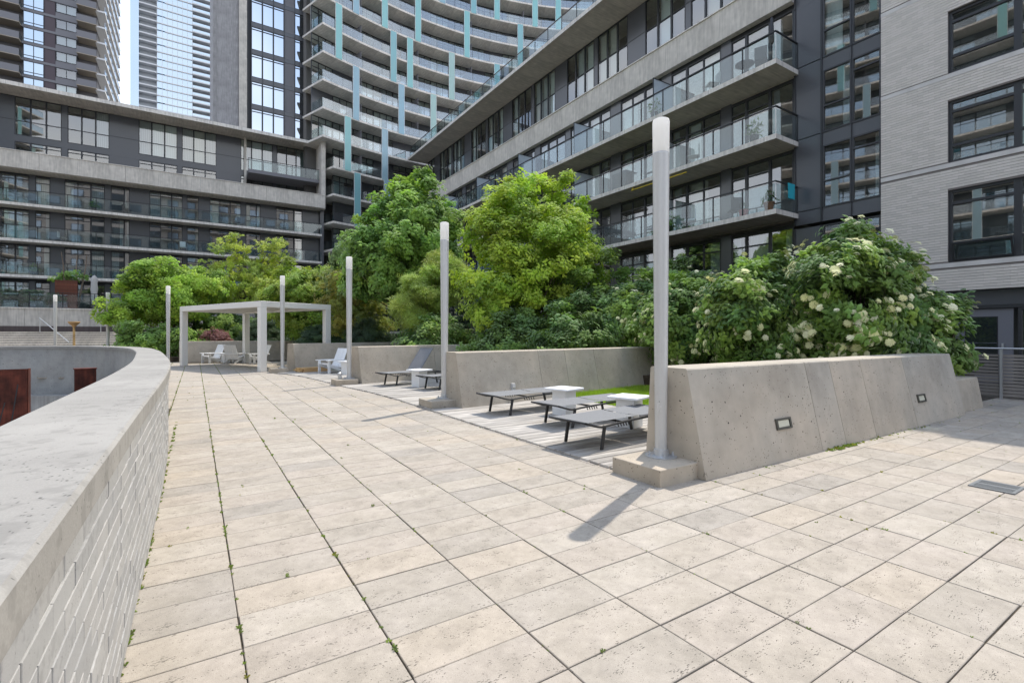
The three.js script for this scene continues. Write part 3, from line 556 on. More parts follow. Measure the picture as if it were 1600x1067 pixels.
// ---------------------------------------------------------------- building kit (local x along the front, +z outwards)
function win(parent, w, h, x, y, z, { cols = 1, rows = [], turn = 0, curtain = 0, glass = M.glass, fw = 0.055, name = 'window', deep = 0.1 } = {}) {
  const key = `w${w.toFixed(2)},${h.toFixed(2)},${cols},${rows},${fw}`;
  const ys = [0, ...rows, h], cw = w / cols;
  const geo = memo(key, () => {
    const l = [bx(w, fw, deep, 0, fw / 2, 0), bx(w, fw, deep, 0, h - fw / 2, 0), bx(fw, h - 2 * fw, deep, -w / 2 + fw / 2, h / 2, 0), bx(fw, h - 2 * fw, deep, w / 2 - fw / 2, h / 2, 0)];
    for (const r of rows) l.push(bx(w - 2 * fw, fw, deep - 0.01, 0, r, 0));
    for (let c = 1; c < cols; c++) l.push(bx(fw, h - 2 * fw, deep - 0.02, -w / 2 + c * cw, h / 2, 0));
    return merge(l);
  });
  const f = part(parent, name, geo, M.frame, [x, y, z], turn);
  for (let r = 0; r + 1 < ys.length; r++) for (let c = 0; c < cols; c++) {
    const pw = cw - fw * 0.8, ph = ys[r + 1] - ys[r] - fw * 0.8;
    part(f, 'pane', memo(`p${pw.toFixed(2)},${ph.toFixed(2)}`, () => clean(new THREE.PlaneGeometry(pw, ph))), glass, [-w / 2 + (c + 0.5) * cw, (ys[r] + ys[r + 1]) / 2, -0.01]);
  }
  if (curtain) {
    const cwid = w * (curtain > 1 ? 0.94 : curtain), side = curtain > 1 ? 0 : (rnd() < 0.5 ? -1 : 1) * (w - cwid) / 2 * 0.94, n = Math.max(8, Math.round(cwid * 14));
    const g = memo(`c${cwid.toFixed(2)},${h.toFixed(2)}`, () => { const q = new THREE.PlaneGeometry(cwid, h - 0.1, n, 1), p = q.attributes.position; for (let i = 0; i < p.count; i++) p.setZ(i, (i % (n + 1)) % 2 ? 0.03 : -0.03); q.computeVertexNormals(); return clean(q); });
    part(f, 'curtain', g, pick(M.curtains), [side, h / 2, -0.2]);
  }
  return f;
}
const curt = () => { const r = rnd(); return r < 0.42 ? 0 : r < 0.6 ? 2 : rr(0.25, 0.6); };
function guardRun(t, x0, x1, y, z, { w = 1.4, h = 1.02, postEvery = 1, glass = M.guard } = {}) { // glass balustrade along local x
  const n = Math.max(1, Math.round((x1 - x0) / w)), d = (x1 - x0) / n;
  for (let k = 0; k < n; k++) {
    part(t, 'guard_pane', memo(`g${d.toFixed(3)},${h}`, () => bx(d - 0.02, h, 0.014)), glass, [x0 + (k + 0.5) * d, y + h / 2 - 0.04, z]);
    if (k % postEvery === 0) part(t, 'guard_post', memo(`gp${h}`, () => bx(0.04, h + 0.16, 0.045)), M.rail, [x0 + k * d, y + h / 2 - 0.06, z]);
  }
  boxAt(t, 'handrail', M.rail, x0 - 0.03, x1 + 0.03, y + h + 0.02, y + h + 0.065, z - 0.03, z + 0.03);
}
const FL = [3.3, 6.37, 9.27, 12.17];

// ---------------------------------------------------------------- long balcony block on the right
{
  const t = thing('balcony_block', 'long concrete and glass apartment block with three rows of balconies on the right', 'apartment block', [20.5, 0, -10.63], -Math.PI / 2);
  const END = -45;
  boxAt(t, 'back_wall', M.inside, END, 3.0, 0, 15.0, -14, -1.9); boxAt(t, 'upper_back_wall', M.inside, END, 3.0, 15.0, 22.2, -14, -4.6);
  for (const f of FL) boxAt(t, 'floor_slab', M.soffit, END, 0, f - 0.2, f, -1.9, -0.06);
  boxAt(t, 'base_wall', M.panel, END, 3, 0, 3.1, -0.3, -0.02);
  // window wall behind the balconies
  const cols = []; const seq = [['W', 1.0, []], ['W', 1.06, [2.05]], ['W', 0.74, [2.05]], ['P', 0.5], ['S', 1.9, [2.05]], ['W', 0.95, [2.05]], ['P', 0.62], ['W', 1.15, [0.9, 2.05]], ['S', 1.8, [2.05]], ['P', 0.8], ['W', 0.9, [2.05]]];
  let x = -0.06; for (let k = 0; x > END + 2; k++) { const s = seq[k % seq.length]; cols.push([s[0], x - s[1], x, s[2]]); x -= s[1]; }
  for (const f of FL) {
    const head = f === 12.17 ? 15.0 : f + 2.72;
    for (const [type, x0, x1, rows] of cols) {
      const w = x1 - x0, xm = (x0 + x1) / 2;
      if (type === 'P') boxAt(t, 'dark_panel', M.panel, x0, x1, f, head, -0.08, 0.0);
      else win(t, w, 2.56, xm, f + 0.03, -0.04, { cols: type === 'S' ? 2 : 1, rows, curtain: xm > -34 ? curt() : 0 });
    }
    boxAt(t, 'window_head', M.frame, END, -0.06, f + 2.6, head, -0.12, -0.07);
  }
  // balconies
  for (const f of FL.slice(1)) {
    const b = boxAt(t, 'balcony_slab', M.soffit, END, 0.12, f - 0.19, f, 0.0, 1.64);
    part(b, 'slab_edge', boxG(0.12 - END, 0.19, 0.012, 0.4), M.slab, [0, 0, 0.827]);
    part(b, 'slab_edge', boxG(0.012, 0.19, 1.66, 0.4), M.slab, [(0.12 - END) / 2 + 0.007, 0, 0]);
    guardRun(t, END, 0.08, f + 0.02, 1.6, { w: 1.36 });
    part(t, 'guard_pane', memo('gend', () => bx(0.014, 1.02, 1.5)), M.guard, [0.09, f + 0.49, 0.8]); boxAt(t, 'handrail', M.rail, 0.06, 0.12, f + 1.06, f + 1.105, 0.02, 1.57); boxAt(t, 'guard_post', M.rail, 0.07, 0.115, f - 0.1, f + 1.06, 0.03, 0.07);
    for (let k = 1; k < 7; k++) { const s = boxAt(t, 'privacy_screen', M.frost, -6.05 * k - 0.012, -6.05 * k + 0.012, f + 0.02, f + 1.95, 0.05, 1.5); part(s, 'screen_frame', memo('scrf', () => merge([bx(0.04, 0.04, 1.5, 0, 0.98, 0), bx(0.04, 1.9, 0.04, 0, 0, 0.74)])), M.rail); }
  }
  // dark glazed strip beside the brick wing
  for (const f of [0.4, 3.3, 6.37, 9.27, 12.17, 15.1, 18.05]) {
    const top = f < 1 ? 2.85 : f + (f > 18 ? 4.1 : 2.45);
    boxAt(t, 'dark_panel', M.panel, 0.04, 0.98, f + 0.08, top, -0.05, 0.03); boxAt(t, 'mullion', M.frame, 0.98, 1.04, f - 0.45, top, -0.06, 0.07); boxAt(t, 'mullion', M.frame, -0.02, 0.04, f - 0.45, top, -0.06, 0.07);
    win(t, 1.0, top - f - 0.05, 1.55, f + 0.05, 0.0, { rows: [1.02], curtain: curt() });
    win(t, 0.93, top - f - 0.05, 2.53, f + 0.05, 0.0, { rows: [top - f - 0.5], curtain: curt() });
    boxAt(t, 'spandrel', M.panel, 0.04, 2.99, f - 0.47, f + 0.045, -0.05, 0.02);
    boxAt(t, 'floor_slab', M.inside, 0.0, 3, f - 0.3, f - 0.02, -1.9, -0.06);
  }
  boxAt(t, 'end_strip', M.frame, 2.05, 2.065, 0, 22.2, 0.0, 0.075);
  // concrete band, set-back upper storeys, roof
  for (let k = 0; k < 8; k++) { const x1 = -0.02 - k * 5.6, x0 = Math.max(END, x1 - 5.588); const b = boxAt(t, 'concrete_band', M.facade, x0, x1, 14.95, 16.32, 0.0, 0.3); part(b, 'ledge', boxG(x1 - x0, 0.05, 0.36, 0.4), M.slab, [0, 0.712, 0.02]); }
  boxAt(t, 'terrace_slab', M.soffit, END, -0.02, 14.98, 15.1, -4.6, 0.0);
  const up = []; const useq = [['W', 1.0], ['W', 1.0], ['W', 1.0], ['P', 0.9], ['P', 0.55], ['W', 0.95], ['W', 0.95], ['W', 0.95], ['P', 0.35]];
  x = -0.02; for (let k = 0; x > END + 1; k++) { const s = useq[k % useq.length]; up.push([s[0], x - s[1], x]); x -= s[1]; }
  for (const [type, x0, x1] of up) {
    const w = x1 - x0, xm = (x0 + x1) / 2;
    if (type === 'P') { boxAt(t, 'dark_panel', M.panel, x0, x1, 15.1, 22.18, -3.1, -3.0); boxAt(t, 'panel_joint', M.frame, x0, x1, 20.28, 20.32, -3.0, -2.985); } else { win(t, w, 3.95, xm, 18.22, -3.04, { rows: [2.05], curtain: rnd() < 0.6 ? 2 : 0 }); win(t, w, 2.5, xm, 15.12, -3.04, { rows: [1.9] }); }
  }
  boxAt(t, 'spandrel', M.panel, END, -0.02, 17.66, 18.2, -3.06, -2.98);
  boxAt(t, 'floor_slab', M.inside, END, 0, 17.8, 18.1, -4.6, -3.1);
  const roof = boxAt(t, 'roof', M.soffit, END - 0.3, 3.0, 22.2, 22.44, -14, -0.7);
  part(roof, 'fascia', boxG(3.3 - END, 0.26, 0.014, 0.4), M.slab, [0, 0, 6.658]);
  guardRun(t, END, 2.9, 22.46, -0.86, { w: 1.6, h: 1.05 });
}
// ---------------------------------------------------------------- brick wing at the right edge
{
  const t = thing('brick_wing', 'pale grey brick apartment wing with dark framed windows at the right edge', 'apartment block', [20.42, 0, -7.62], -Math.PI / 2);
  const W = 15, x0 = 1.84, x1 = 5.5;
  boxAt(t, 'back_wall', M.inside, 0.1, W, 0, 22.2, -13, -1.4);
  const op = [[3.82, 6.14], [7.03, 9.01], [9.9, 11.89], [12.84, 14.83], [15.78, 17.77], [18.7, 20.7]];
  const L = [[0.0, x0], [x1, W]];
  // backing wall behind the courses, with real openings
  let y = 2.9; const solid = [];
  for (const [a, b] of op) { solid.push(span(0, W, y, a, -0.25, 0), ...L.map(([p, q]) => span(p, q, a, b, -0.25, 0))); y = b; } solid.push(span(0, W, y, 22.2, -0.25, 0), span(0, 0.25, 0, 22.2, -1.4, -0.25));
  part(t, 'backing', uvBox(merge(solid), 0.4), M.wingGap);
  const bands = [3.66, 6.87, 9.74, 12.68, 15.62, 18.54], lists = [[], [], []], CH = 0.0866;
  for (let yy = 2.9; yy < 22.15; yy += CH) {
    const mid = yy + CH / 2; if (bands.some((b) => mid > b - 0.03 && mid < b + 0.15)) continue;
    const hole = op.find(([a, b]) => mid > a - 0.02 && mid < b + 0.02);
    for (const [p, q] of hole ? L : [[0, W]]) {
      let s = p + 0.0, first = true;
      while (s < q - 0.02) { let e = s > 5.2 ? q : Math.min(q, s + (first && Math.round(yy / CH) % 2 ? 0.15 : 0.3)); if (q - e < 0.06) e = q; first = false; lists[Math.floor(rnd() * 3)].push(span(s, e - 0.003, yy + 0.006, yy + CH - 0.006, 0, 0.018 + rr(0, 0.003))); s = e; }
    }
  }
  const tones = [[0.64, 0.595, 0.54], [0.67, 0.62, 0.57], [0.60, 0.56, 0.51]].map((c) => std(c, 0.8));
  part(t, 'brick_courses', mergeGeometries(lists.map((l) => mergeGeometries(l)), true), tones).userData = { kind: 'stuff' };
  for (const b of bands) boxAt(t, 'sill_band', M.wingSill, 0, W, b, b + 0.14, 0.0, 0.03);
  for (const [a, b] of op) {
    for (const [p, q] of [[x0, 3.43], [3.43, x1]]) win(t, q - p, b - a, (p + q) / 2, a, -0.12, { rows: b - a > 2.2 ? [0.62, b - a - 0.42] : [0.55, b - a - 0.33], curtain: rnd() < 0.4 ? curt() : 0, fw: 0.085 });
  }
  // an opened hopper sash in the lowest window
  const sash = part(t, 'hopper_sash', merge([bx(1.4, 0.05, 0.05, 0, 0, 0), bx(1.4, 0.05, 0.05, 0, 0.52, 0), bx(0.05, 0.47, 0.05, -0.675, 0.26, 0), bx(0.05, 0.47, 0.05, 0.675, 0.26, 0)]), M.frame, [2.66, 3.9, -0.05]); sash.rotation.x = 0.3; part(sash, 'pane', clean(new THREE.PlaneGeometry(1.3, 0.47)), M.glass, [0, 0.26, 0]);
  // ground floor glazing and door
  boxAt(t, 'header', M.panel, 0, W, 2.42, 2.89, -0.3, -0.2);
  boxAt(t, 'header_strip', M.frame, 0, W, 2.32, 2.41, -0.3, -0.18);
  const d = boxAt(t, 'door', M.doorGrey, 1.95, 3.3, 0.02, 2.3, -0.3, -0.25); part(d, 'glass', clean(new THREE.PlaneGeometry(0.72, 1.75)), M.glass, [-0.05, 0.0, 0.03]); part(d, 'glass_stop', bx(0.78, 1.81, 0.012, -0.05, 0, 0.02), M.black); part(d, 'handle', bx(0.05, 0.16, 0.06, 0.45, 0.0, 0.05), M.galv);
  for (let k = 0; k < 4; k++) win(t, 1.9, 2.3, 4.36 + k * 1.96, 0.02, -0.25, { rows: [0.55], fw: 0.08 });
  win(t, 1.8, 2.3, 1.0, 0.02, -0.25, { rows: [0.55], fw: 0.08 });
  boxAt(t, 'roof', M.soffit, -0.05, W, 22.2, 22.45, -13, 0.05);
}
// ---------------------------------------------------------------- low-rise balcony block on the left
{
  const t = thing('courtyard_block', 'long low apartment block with glass balconies closing the courtyard on the left', 'apartment block', [0, 0, -56.5], 0);
  const X0 = -22, X1 = 11.3;
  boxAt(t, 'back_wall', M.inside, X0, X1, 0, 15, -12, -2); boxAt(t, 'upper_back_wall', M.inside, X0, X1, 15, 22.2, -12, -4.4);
  const seq = [['W', 0.95, [2.05]], ['P', 0.9], ['S', 1.75, [2.1]], ['W', 0.95, [2.2]], ['P', 0.42], ['W', 0.95, [0.85]], ['W', 0.38, []], ['P', 1.05], ['P', 0.4], ['S', 1.7, [2.2]], ['W', 0.85, [2.2]], ['P', 0.35]];
  const cols = []; let x = X0; for (let k = 0; x < X1 - 1.7; k++) { const s = seq[k % seq.length]; cols.push([s[0], x, x + s[1], s[2]]); x += s[1]; } cols.push(['P', x, X1]);
  for (const f of FL) {
    const head = f === 12.17 ? 14.95 : f + 2.72;
    for (const [type, a, b, rows] of cols) if (type === 'P') boxAt(t, 'dark_panel', M.panel, a, b, f, head, -0.08, 0); else win(t, b - a, 2.56, (a + b) / 2, f + 0.03, -0.04, { cols: type === 'S' ? 2 : 1, rows, curtain: a > -16 ? curt() : 0 });
    boxAt(t, 'window_head', M.frame, X0, X1, f + 2.6, head, -0.12, -0.07); boxAt(t, 'floor_slab', M.inside, X0, X1, f - 0.2, f, -2, -0.06);
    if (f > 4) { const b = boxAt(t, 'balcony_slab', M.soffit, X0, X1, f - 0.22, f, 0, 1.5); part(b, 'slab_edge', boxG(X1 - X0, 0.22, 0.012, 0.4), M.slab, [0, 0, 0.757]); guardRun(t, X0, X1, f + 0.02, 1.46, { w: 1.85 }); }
  }
  for (let k = 0; k < 6; k++) { const a = X0 + k * 5.6, b = Math.min(X1 + 0.4, a + 5.585); const q = boxAt(t, 'concrete_band', M.facade, a, b, 14.95, 16.32, 1.25, 1.55); part(q, 'ledge', boxG(b - a, 0.05, 0.36, 0.4), M.slab, [0, 0.712, 0.02]); }
  boxAt(t, 'terrace_slab', M.soffit, X0, X1, 14.9, 15.05, -4.4, 1.25);
  const useq = [['W', 1.02], ['W', 1.02], ['W', 1.02], ['P', 0.4], ['W', 0.98], ['W', 0.98], ['W', 0.98], ['P', 0.85], ['P', 0.55], ['P', 0.8]];
  x = X0 + 0.2; const up = []; for (let k = 0; x < X1 - 1; k++) { const s = useq[k % useq.length]; up.push([s[0], x, x + s[1]]); x += s[1]; }
  for (const [type, a, b] of up) if (type === 'P') { boxAt(t, 'dark_panel', M.panel, a, b, 15.05, 22.18, -2.8, -2.7); boxAt(t, 'panel_joint', M.frame, a, b, 20.1, 20.14, -2.7, -2.685); } else { win(t, b - a, 3.3, (a + b) / 2, 18.85, -2.74, { rows: [1.25], curtain: rnd() < 0.55 ? 2 : 0 }); win(t, b - a, 3.2, (a + b) / 2, 15.08, -2.74, { rows: [1.55, 2.9] }); }
  boxAt(t, 'spandrel', M.panel, X0, X1, 18.29, 18.84, -2.76, -2.69); boxAt(t, 'floor_slab', M.inside, X0, X1, 18.3, 18.6, -4.4, -2.8);
  const roof = boxAt(t, 'roof', M.soffit, X0 - 0.3, X1 + 0.45, 22.2, 22.5, -12, -0.3); part(roof, 'fascia', boxG(X1 - X0 + 0.75, 0.32, 0.014, 0.4), M.slab, [0, 0, 5.858]);
  boxAt(t, 'end_wall', M.facade, X1 + 0.02, X1 + 0.42, 14.96, 22.19, -3, 1.24); boxAt(t, 'lower_end_wall', M.panel, X1 + 0.02, X1 + 0.4, 0, 14.9, -3, 0.5);
  boxAt(t, 'box_balcony', M.farDark, 4.5, X1, 17.95, 18.3, -2.68, 0.15); guardRun(t, 4.5, X1, 18.32, 0.1, { w: 1.5 });
  boxAt(t, 'box_side', M.facade, 4.3, 4.5, 15.05, 22.18, -2.68, -2.2);
}
// ---------------------------------------------------------------- tower: grey core and flat window wall
{
  const t = thing('glass_tower', 'grey concrete tower core with a flat grid of sky-reflecting windows', 'tower', [0, 0, -59.4], 0);
  boxAt(t, 'core', M.core, 1.5, 3.85, 18, 64, -12, -0.1); boxAt(t, 'core_fin', M.facade, 3.86, 4.6, 18, 64, -8, 0.12); boxAt(t, 'recess', M.frame, 4.61, 5.0, 18, 64, -8, -0.5);
  boxAt(t, 'back_wall', M.inside, 5.0, 12.2, 18, 64, -12, -0.9);
  for (let k = -4; k < 10; k++) {
    const y = 34.5 + 2.93 * k;
    boxAt(t, 'spandrel', M.panel, 5.0, 10.38, y - 0.02, y + 0.42, -0.06, 0.03);
    for (let c = 0; c < 5; c++) { const x = 5.54 + c * 1.075; if (c === 3) boxAt(t, 'dark_panel', M.farDark, x - 0.53, x + 0.53, y + 0.43, y + 2.9, -0.06, 0.0); else win(t, 1.07, 2.48, x, y + 0.425, -0.02, { rows: [2.2], glass: M.mirror, fw: 0.07 }); }
    boxAt(t, 'recess_slab', M.panel, 10.4, 11.9, y, y + 0.42, -1.6, -0.05); win(t, 1.4, 2.45, 11.1, y + 0.43, -0.7, { cols: 2, rows: [1.0], glass: M.mirror });
  }
  for (let c = 0; c < 6; c++) boxAt(t, 'mullion', M.frame, 4.98 + c * 1.075, 5.03 + c * 1.075, 18, 64, 0.031, 0.1);
}
// ---------------------------------------------------------------- curved towers
function crescent(name, label, cx, cz, R, p0, p1, levels, lowFrom, fins, detail) {
  const t = thing(name, label, 'tower', [cx, 0, cz], 0);
  const at = (r, p) => [r * Math.sin(p), -r * Math.cos(p)], D = Math.PI / 180, S = 2.93;
  const arc = (a, b, r, n) => { const q = []; for (let i = 0; i <= n; i++) q.push(at(r, a + (b - a) * i / n)); return q; };
  const yTop = Math.max(...levels) + 2.6, yBot = Math.min(...levels);
  part(t, 'back_wall', sweep(arc(p0 * D + 0.01, p1 * D, R + 4.2, 40), [[-0.3, yBot - 2], [-0.3, yTop], [0.3, yTop], [0.3, yBot - 2]], 0.3, 0.6), M.inside);
  const step1 = 2.52 / (R + 2.2), n0 = Math.floor((p1 - p0) * D / step1);
  for (const y of levels) {
    const a0 = y < lowFrom[0] ? lowFrom[1] * D : p0 * D, nn = 44;
    // slab: front edge at R, travelling so that the outside of the ring is on the left
    part(t, 'balcony_slab', sweep(arc(a0, p1 * D, R, nn), [[0, y - 0.11], [0, y + 0.11], [4.0, y + 0.11], [4.0, y - 0.11]], 0.4, 0.5), M.slab);
    part(t, 'handrail', sweep(arc(a0, p1 * D, R + 0.05, nn), [[-0.025, y + 1.1], [-0.025, y + 1.15], [0.025, y + 1.15], [0.025, y + 1.1]], 0.4, 0.5), M.rail);
    for (let k = 0; k < n0; k++) {
      const p = p0 * D + (k + 0.5) * step1; if (p - step1 / 2 < a0 - 0.001) continue;
      const [gx, gz] = at(R + 0.06, p), gw = 2.52 * R / (R + 2.2) - 0.03;
      part(t, 'guard_pane', memo(`cg${gw.toFixed(2)}`, () => bx(gw, 0.98, 0.014)), M.guardBright, [gx, y + 0.61, gz], -p);
      const [wx, wz] = at(R + 2.2, p), dark = (k * 7 + Math.round(y)) % 5 === 0;
      if (dark) part(t, 'dark_panel', boxG(2.5, 2.66, 0.06), M.panel, [wx, y + 1.45, wz], -p); else win(t, 2.5, 2.66, wx, y + 0.12, wz, { cols: detail ? 3 : 2, rows: [2.05], turn: -p, glass: detail ? M.glass : M.farGlass, curtain: detail && rnd() < 0.6 ? (rnd() < 0.5 ? 2 : 0.55) : 0 });
      if (k % 3 === 1) { const [sx, sz] = at(R + 1.2, p + step1 / 2); part(t, 'privacy_screen', memo('cps', () => bx(0.06, 2.1, 1.5)), M.farDark, [sx, y + 1.16, sz], -p); }
    }
    if (detail) { const [ex, ez] = at(R + 1.1, a0 + 0.002); part(t, 'guard_pane', memo('cge', () => bx(0.014, 0.98, 2.1)), M.guard, [ex, y + 0.61, ez], -a0); }
  }
  for (const [p, ya, yb, c] of fins) { // two-storey coloured glass fins in front of the slabs
    const [x, z] = at(R - 0.03, p * D), h = yb - ya;
    const f = part(t, 'glass_fin', boxG(0.74, h, 0.025), M.fins[c], [x, (ya + yb) / 2, z], -p * D);
    for (const s of [-1, 1]) part(f, 'fin_edge', boxG(0.03, h, 0.05), M.farWhite, [s * 0.385, 0, 0]);
  }
  return t;
}
{
  const Y = (k) => 34.0 - 2.93 * k, lv = []; for (let k = -5; k <= 11; k++) lv.push(Y(k));
  const F = [[-17.49, -1, 1, 0], [-14.5, -3, -1, 2], [-9.38, -3, -1, 0], [-3.2, -3, -1, 0], [-7.78, -1, 1, 1], [-4.71, -1, 1, 0], [-14.51, 1, 3, 2], [3.28, -1, 1, 3], [-6.32, 1, 3, 2], [-0.27, 1, 3, 3], [-15.95, 3, 5, 0], [-9.38, 3, 5, 4], [-14.29, 5, 7, 1], [6.27, -3, -1, 0], [7.59, -5, -3, 1], [12.23, -5, -3, 0], [19.85, -5, -3, 0], [16.9, -3, -1, 1], [12.23, -1, 1, 1], [24.5, -5, -3, 0], [1.5, -5, -3, 2], [-9.0, 5, 7, 4]];
  crescent('curved_tower', 'tall concave apartment tower with curving balconies and aqua glass fins', 24.85, -16.65, 39.7, -20.17, 46, lv, [22, -18.4], F.map(([p, a, b, c]) => [p, Y(b) + 0.0, Y(a), c]), true);
  const lv2 = []; for (let k = 0; k < 16; k++) lv2.push(3.0 + 2.93 * k);
  const F2 = []; for (let k = 0; k < 34; k++) { const j = (k * 5) % 14; F2.push([-122 + (k * 37) % 60, 3 + 2.93 * j, 3 + 2.93 * (j + 2), k % 5]); }
  crescent('curved_tower', 'second concave balcony tower across the courtyard, mirrored in the right-hand windows', 8, -17, 38, -124, -60, lv2, [0, -124], F2, false);
}
// ---------------------------------------------------------------- pale block behind the camera, mirrored in the courtyard windows
{
  const t = thing('pale_block', 'pale apartment block behind the viewer, seen only as reflections in the courtyard windows', 'apartment block', [0, 0, 52], Math.PI);
  boxAt(t, 'wall', M.wing, -26, 42, -1, 44, -10, 0);
  for (let f = 0; f < 14; f++) for (let k = 0; k < 17; k++) { const x = -24 + k * 4, y = 1.2 + f * 2.95; const w = boxAt(t, 'window', M.frame, x, x + 2.5, y, y + 1.9, 0, 0.06); part(w, 'pane', memo('pbp', () => clean(new THREE.PlaneGeometry(2.3, 1.7))), M.farGlass, [0, 0, 0.035]); }
  for (let f = 0; f < 14; f += 1) boxAt(t, 'balcony_slab', M.slab, -10, 8, 0.7 + f * 2.95, 0.9 + f * 2.95, 0.08, 1.4);
}
// ---------------------------------------------------------------- far towers
{
  const t = thing('dark_tower', 'dark grey apartment tower with staggered balconies at the top left', 'tower', [0, 0, -120], 0);
  boxAt(t, 'core', M.farDark, -44, -15.7, 0, 80, -22, -1.2); 
  for (let k = 0; k < 23; k++) {
    const y = 12 + 2.94 * k;
    const s = boxAt(t, 'balcony_slab', M.farSoffit, -36, -25.9, y - 0.2, y, -1.2, 1.4); part(s, 'guard', boxG(10.1, 1.15, 0.05), M.farDark, [0, 0.6, 1.28]); part(s, 'guard_end', boxG(0.05, 1.15, 2.4), M.guard, [5.02, 0.65, 0.05]);
    win(t, 2.75, 2.5, -24.3, y + 0.25, 0.0, { cols: 2, rows: [0.55], glass: M.farGlass, curtain: 0, fw: 0.1 }); boxAt(t, 'spandrel', M.farDark, -25.85, -18.35, y - 0.18, y + 0.24, -1.2, 0.04);
    boxAt(t, 'plum_panel', M.farPlum, -22.9, -21.45, y + 0.245, y + 2.75, -1.2, -0.05); win(t, 2.9, 1.7, -19.9, y + 1.0, 0.0, { cols: 2, glass: M.glass, curtain: rnd() < 0.8 ? 2 : 0, fw: 0.1 }); boxAt(t, 'lower_panel', M.farDark, -21.4, -18.4, y + 0.245, y + 0.99, -1.2, 0.0);
    const b = boxAt(t, 'corner_balcony', M.farSoffit, -18.3, -15.5, y - 0.2, y, -1.2, 1.4); part(b, 'guard', boxG(2.8, 1.15, 0.05), M.farDark, [0, 0.6, 1.28]);
    const e = boxAt(t, 'side_slab', M.farWhite, -15.69, -14.3, y - 0.28, y + 0.02, -22, 0.9); part(e, 'side_guard', boxG(0.05, 0.95, 22.5), M.farGlass, [0.66, 0.62, 0.0]);
  }
  const b = thing('blue_tower', 'pale blue glass high-rise with white balcony lines far behind', 'tower', [0, 0, -246], 0);
  boxAt(b, 'core', M.farGlass, -21.8, 13, 0, 165, -30, -1.6); boxAt(b, 'corner_glass', M.farGlass, -21.8, -19.05, 60, 165, -1.55, 0.3);
  for (let k = 0; k < 34; k++) {
    const y = 66 + 2.94 * k;
    boxAt(b, 'balcony_slab', M.farWhite, -19, -13.3, y, y + 0.5, -1.55, 0.9); boxAt(b, 'balcony_slab', M.farWhite, -1.1, 13, y, y + 0.5, -1.55, 0.9); boxAt(b, 'balcony_back', M.farBack, -1.1, 13, y + 0.52, y + 2.9, -1.56, -1.3); boxAt(b, 'balcony_back', M.farBack, -19, -13.3, y + 0.52, y + 2.9, -1.56, -1.3);
    boxAt(b, 'glass_band', M.farGlass, -13.25, -1.15, y + 0.42, y + 2.92, -1.55, 0.1); boxAt(b, 'floor_line', M.farWhite, k % 2 ? -13.25 : -10.5, -1.15, y, y + 0.4, -1.55, 0.35);
    part(b, 'guard', boxG(14, 0.9, 0.05), M.farGlass, [5.95, y + 0.95, 0.85]);
  }
  for (let c = 0; c < 8; c++) boxAt(b, 'mullion', M.farWhite, -13.25 + c * 1.72, -13.1 + c * 1.72, 60, 165, 0.11, 0.22);
}
// ---------------------------------------------------------------- life on the balconies of the right-hand block
function bchair(label, x, y, z, turn, mat) {
  const t = thing('balcony_chair', label, 'chair', [x, y, z], turn);
  part(t, 'seat', memo('bcs', () => rbx(0.48, 0.05, 0.48, 0.015, 0, 0.42, 0)), mat); part(t, 'backrest', memo('bcb', () => rbx(0.05, 0.5, 0.46, 0.015, -0.25, 0.68, 0)), mat);
  for (const [a, b] of [[-0.2, -0.2], [-0.2, 0.2], [0.2, -0.2], [0.2, 0.2]]) part(t, 'leg', memo('bcl', () => bar(V(0, 0, 0), V(0, 0.4, 0), 0.016, 6)), M.rail, [a, 0, b]);
}
const BY = [6.37, 9.27, 12.17];
bchair('black chair on the top balcony corner beside the folded parasol', 19.4, BY[2], -11.4, 0.4, M.black);
bchair('pale grey chair on the top balcony near its glass corner', 19.3, BY[2], -13.6, 2.6, M.fabricGrey);
bchair('grey chair halfway along the middle balcony', 19.3, BY[1], -14.6, 2.2, M.fabricGrey);
bchair('white chair on the lowest balcony behind the nearest lamp post', 19.3, BY[0], -14.8, 2.2, M.chairWhite);
bchair('dark chair on the lowest balcony near its glass corner', 19.4, BY[0], -12.6, 0.9, M.black);
bchair('black chair on the lowest balcony above the flowering shrubs', 19.3, BY[0], -17.0, 1.4, M.black);
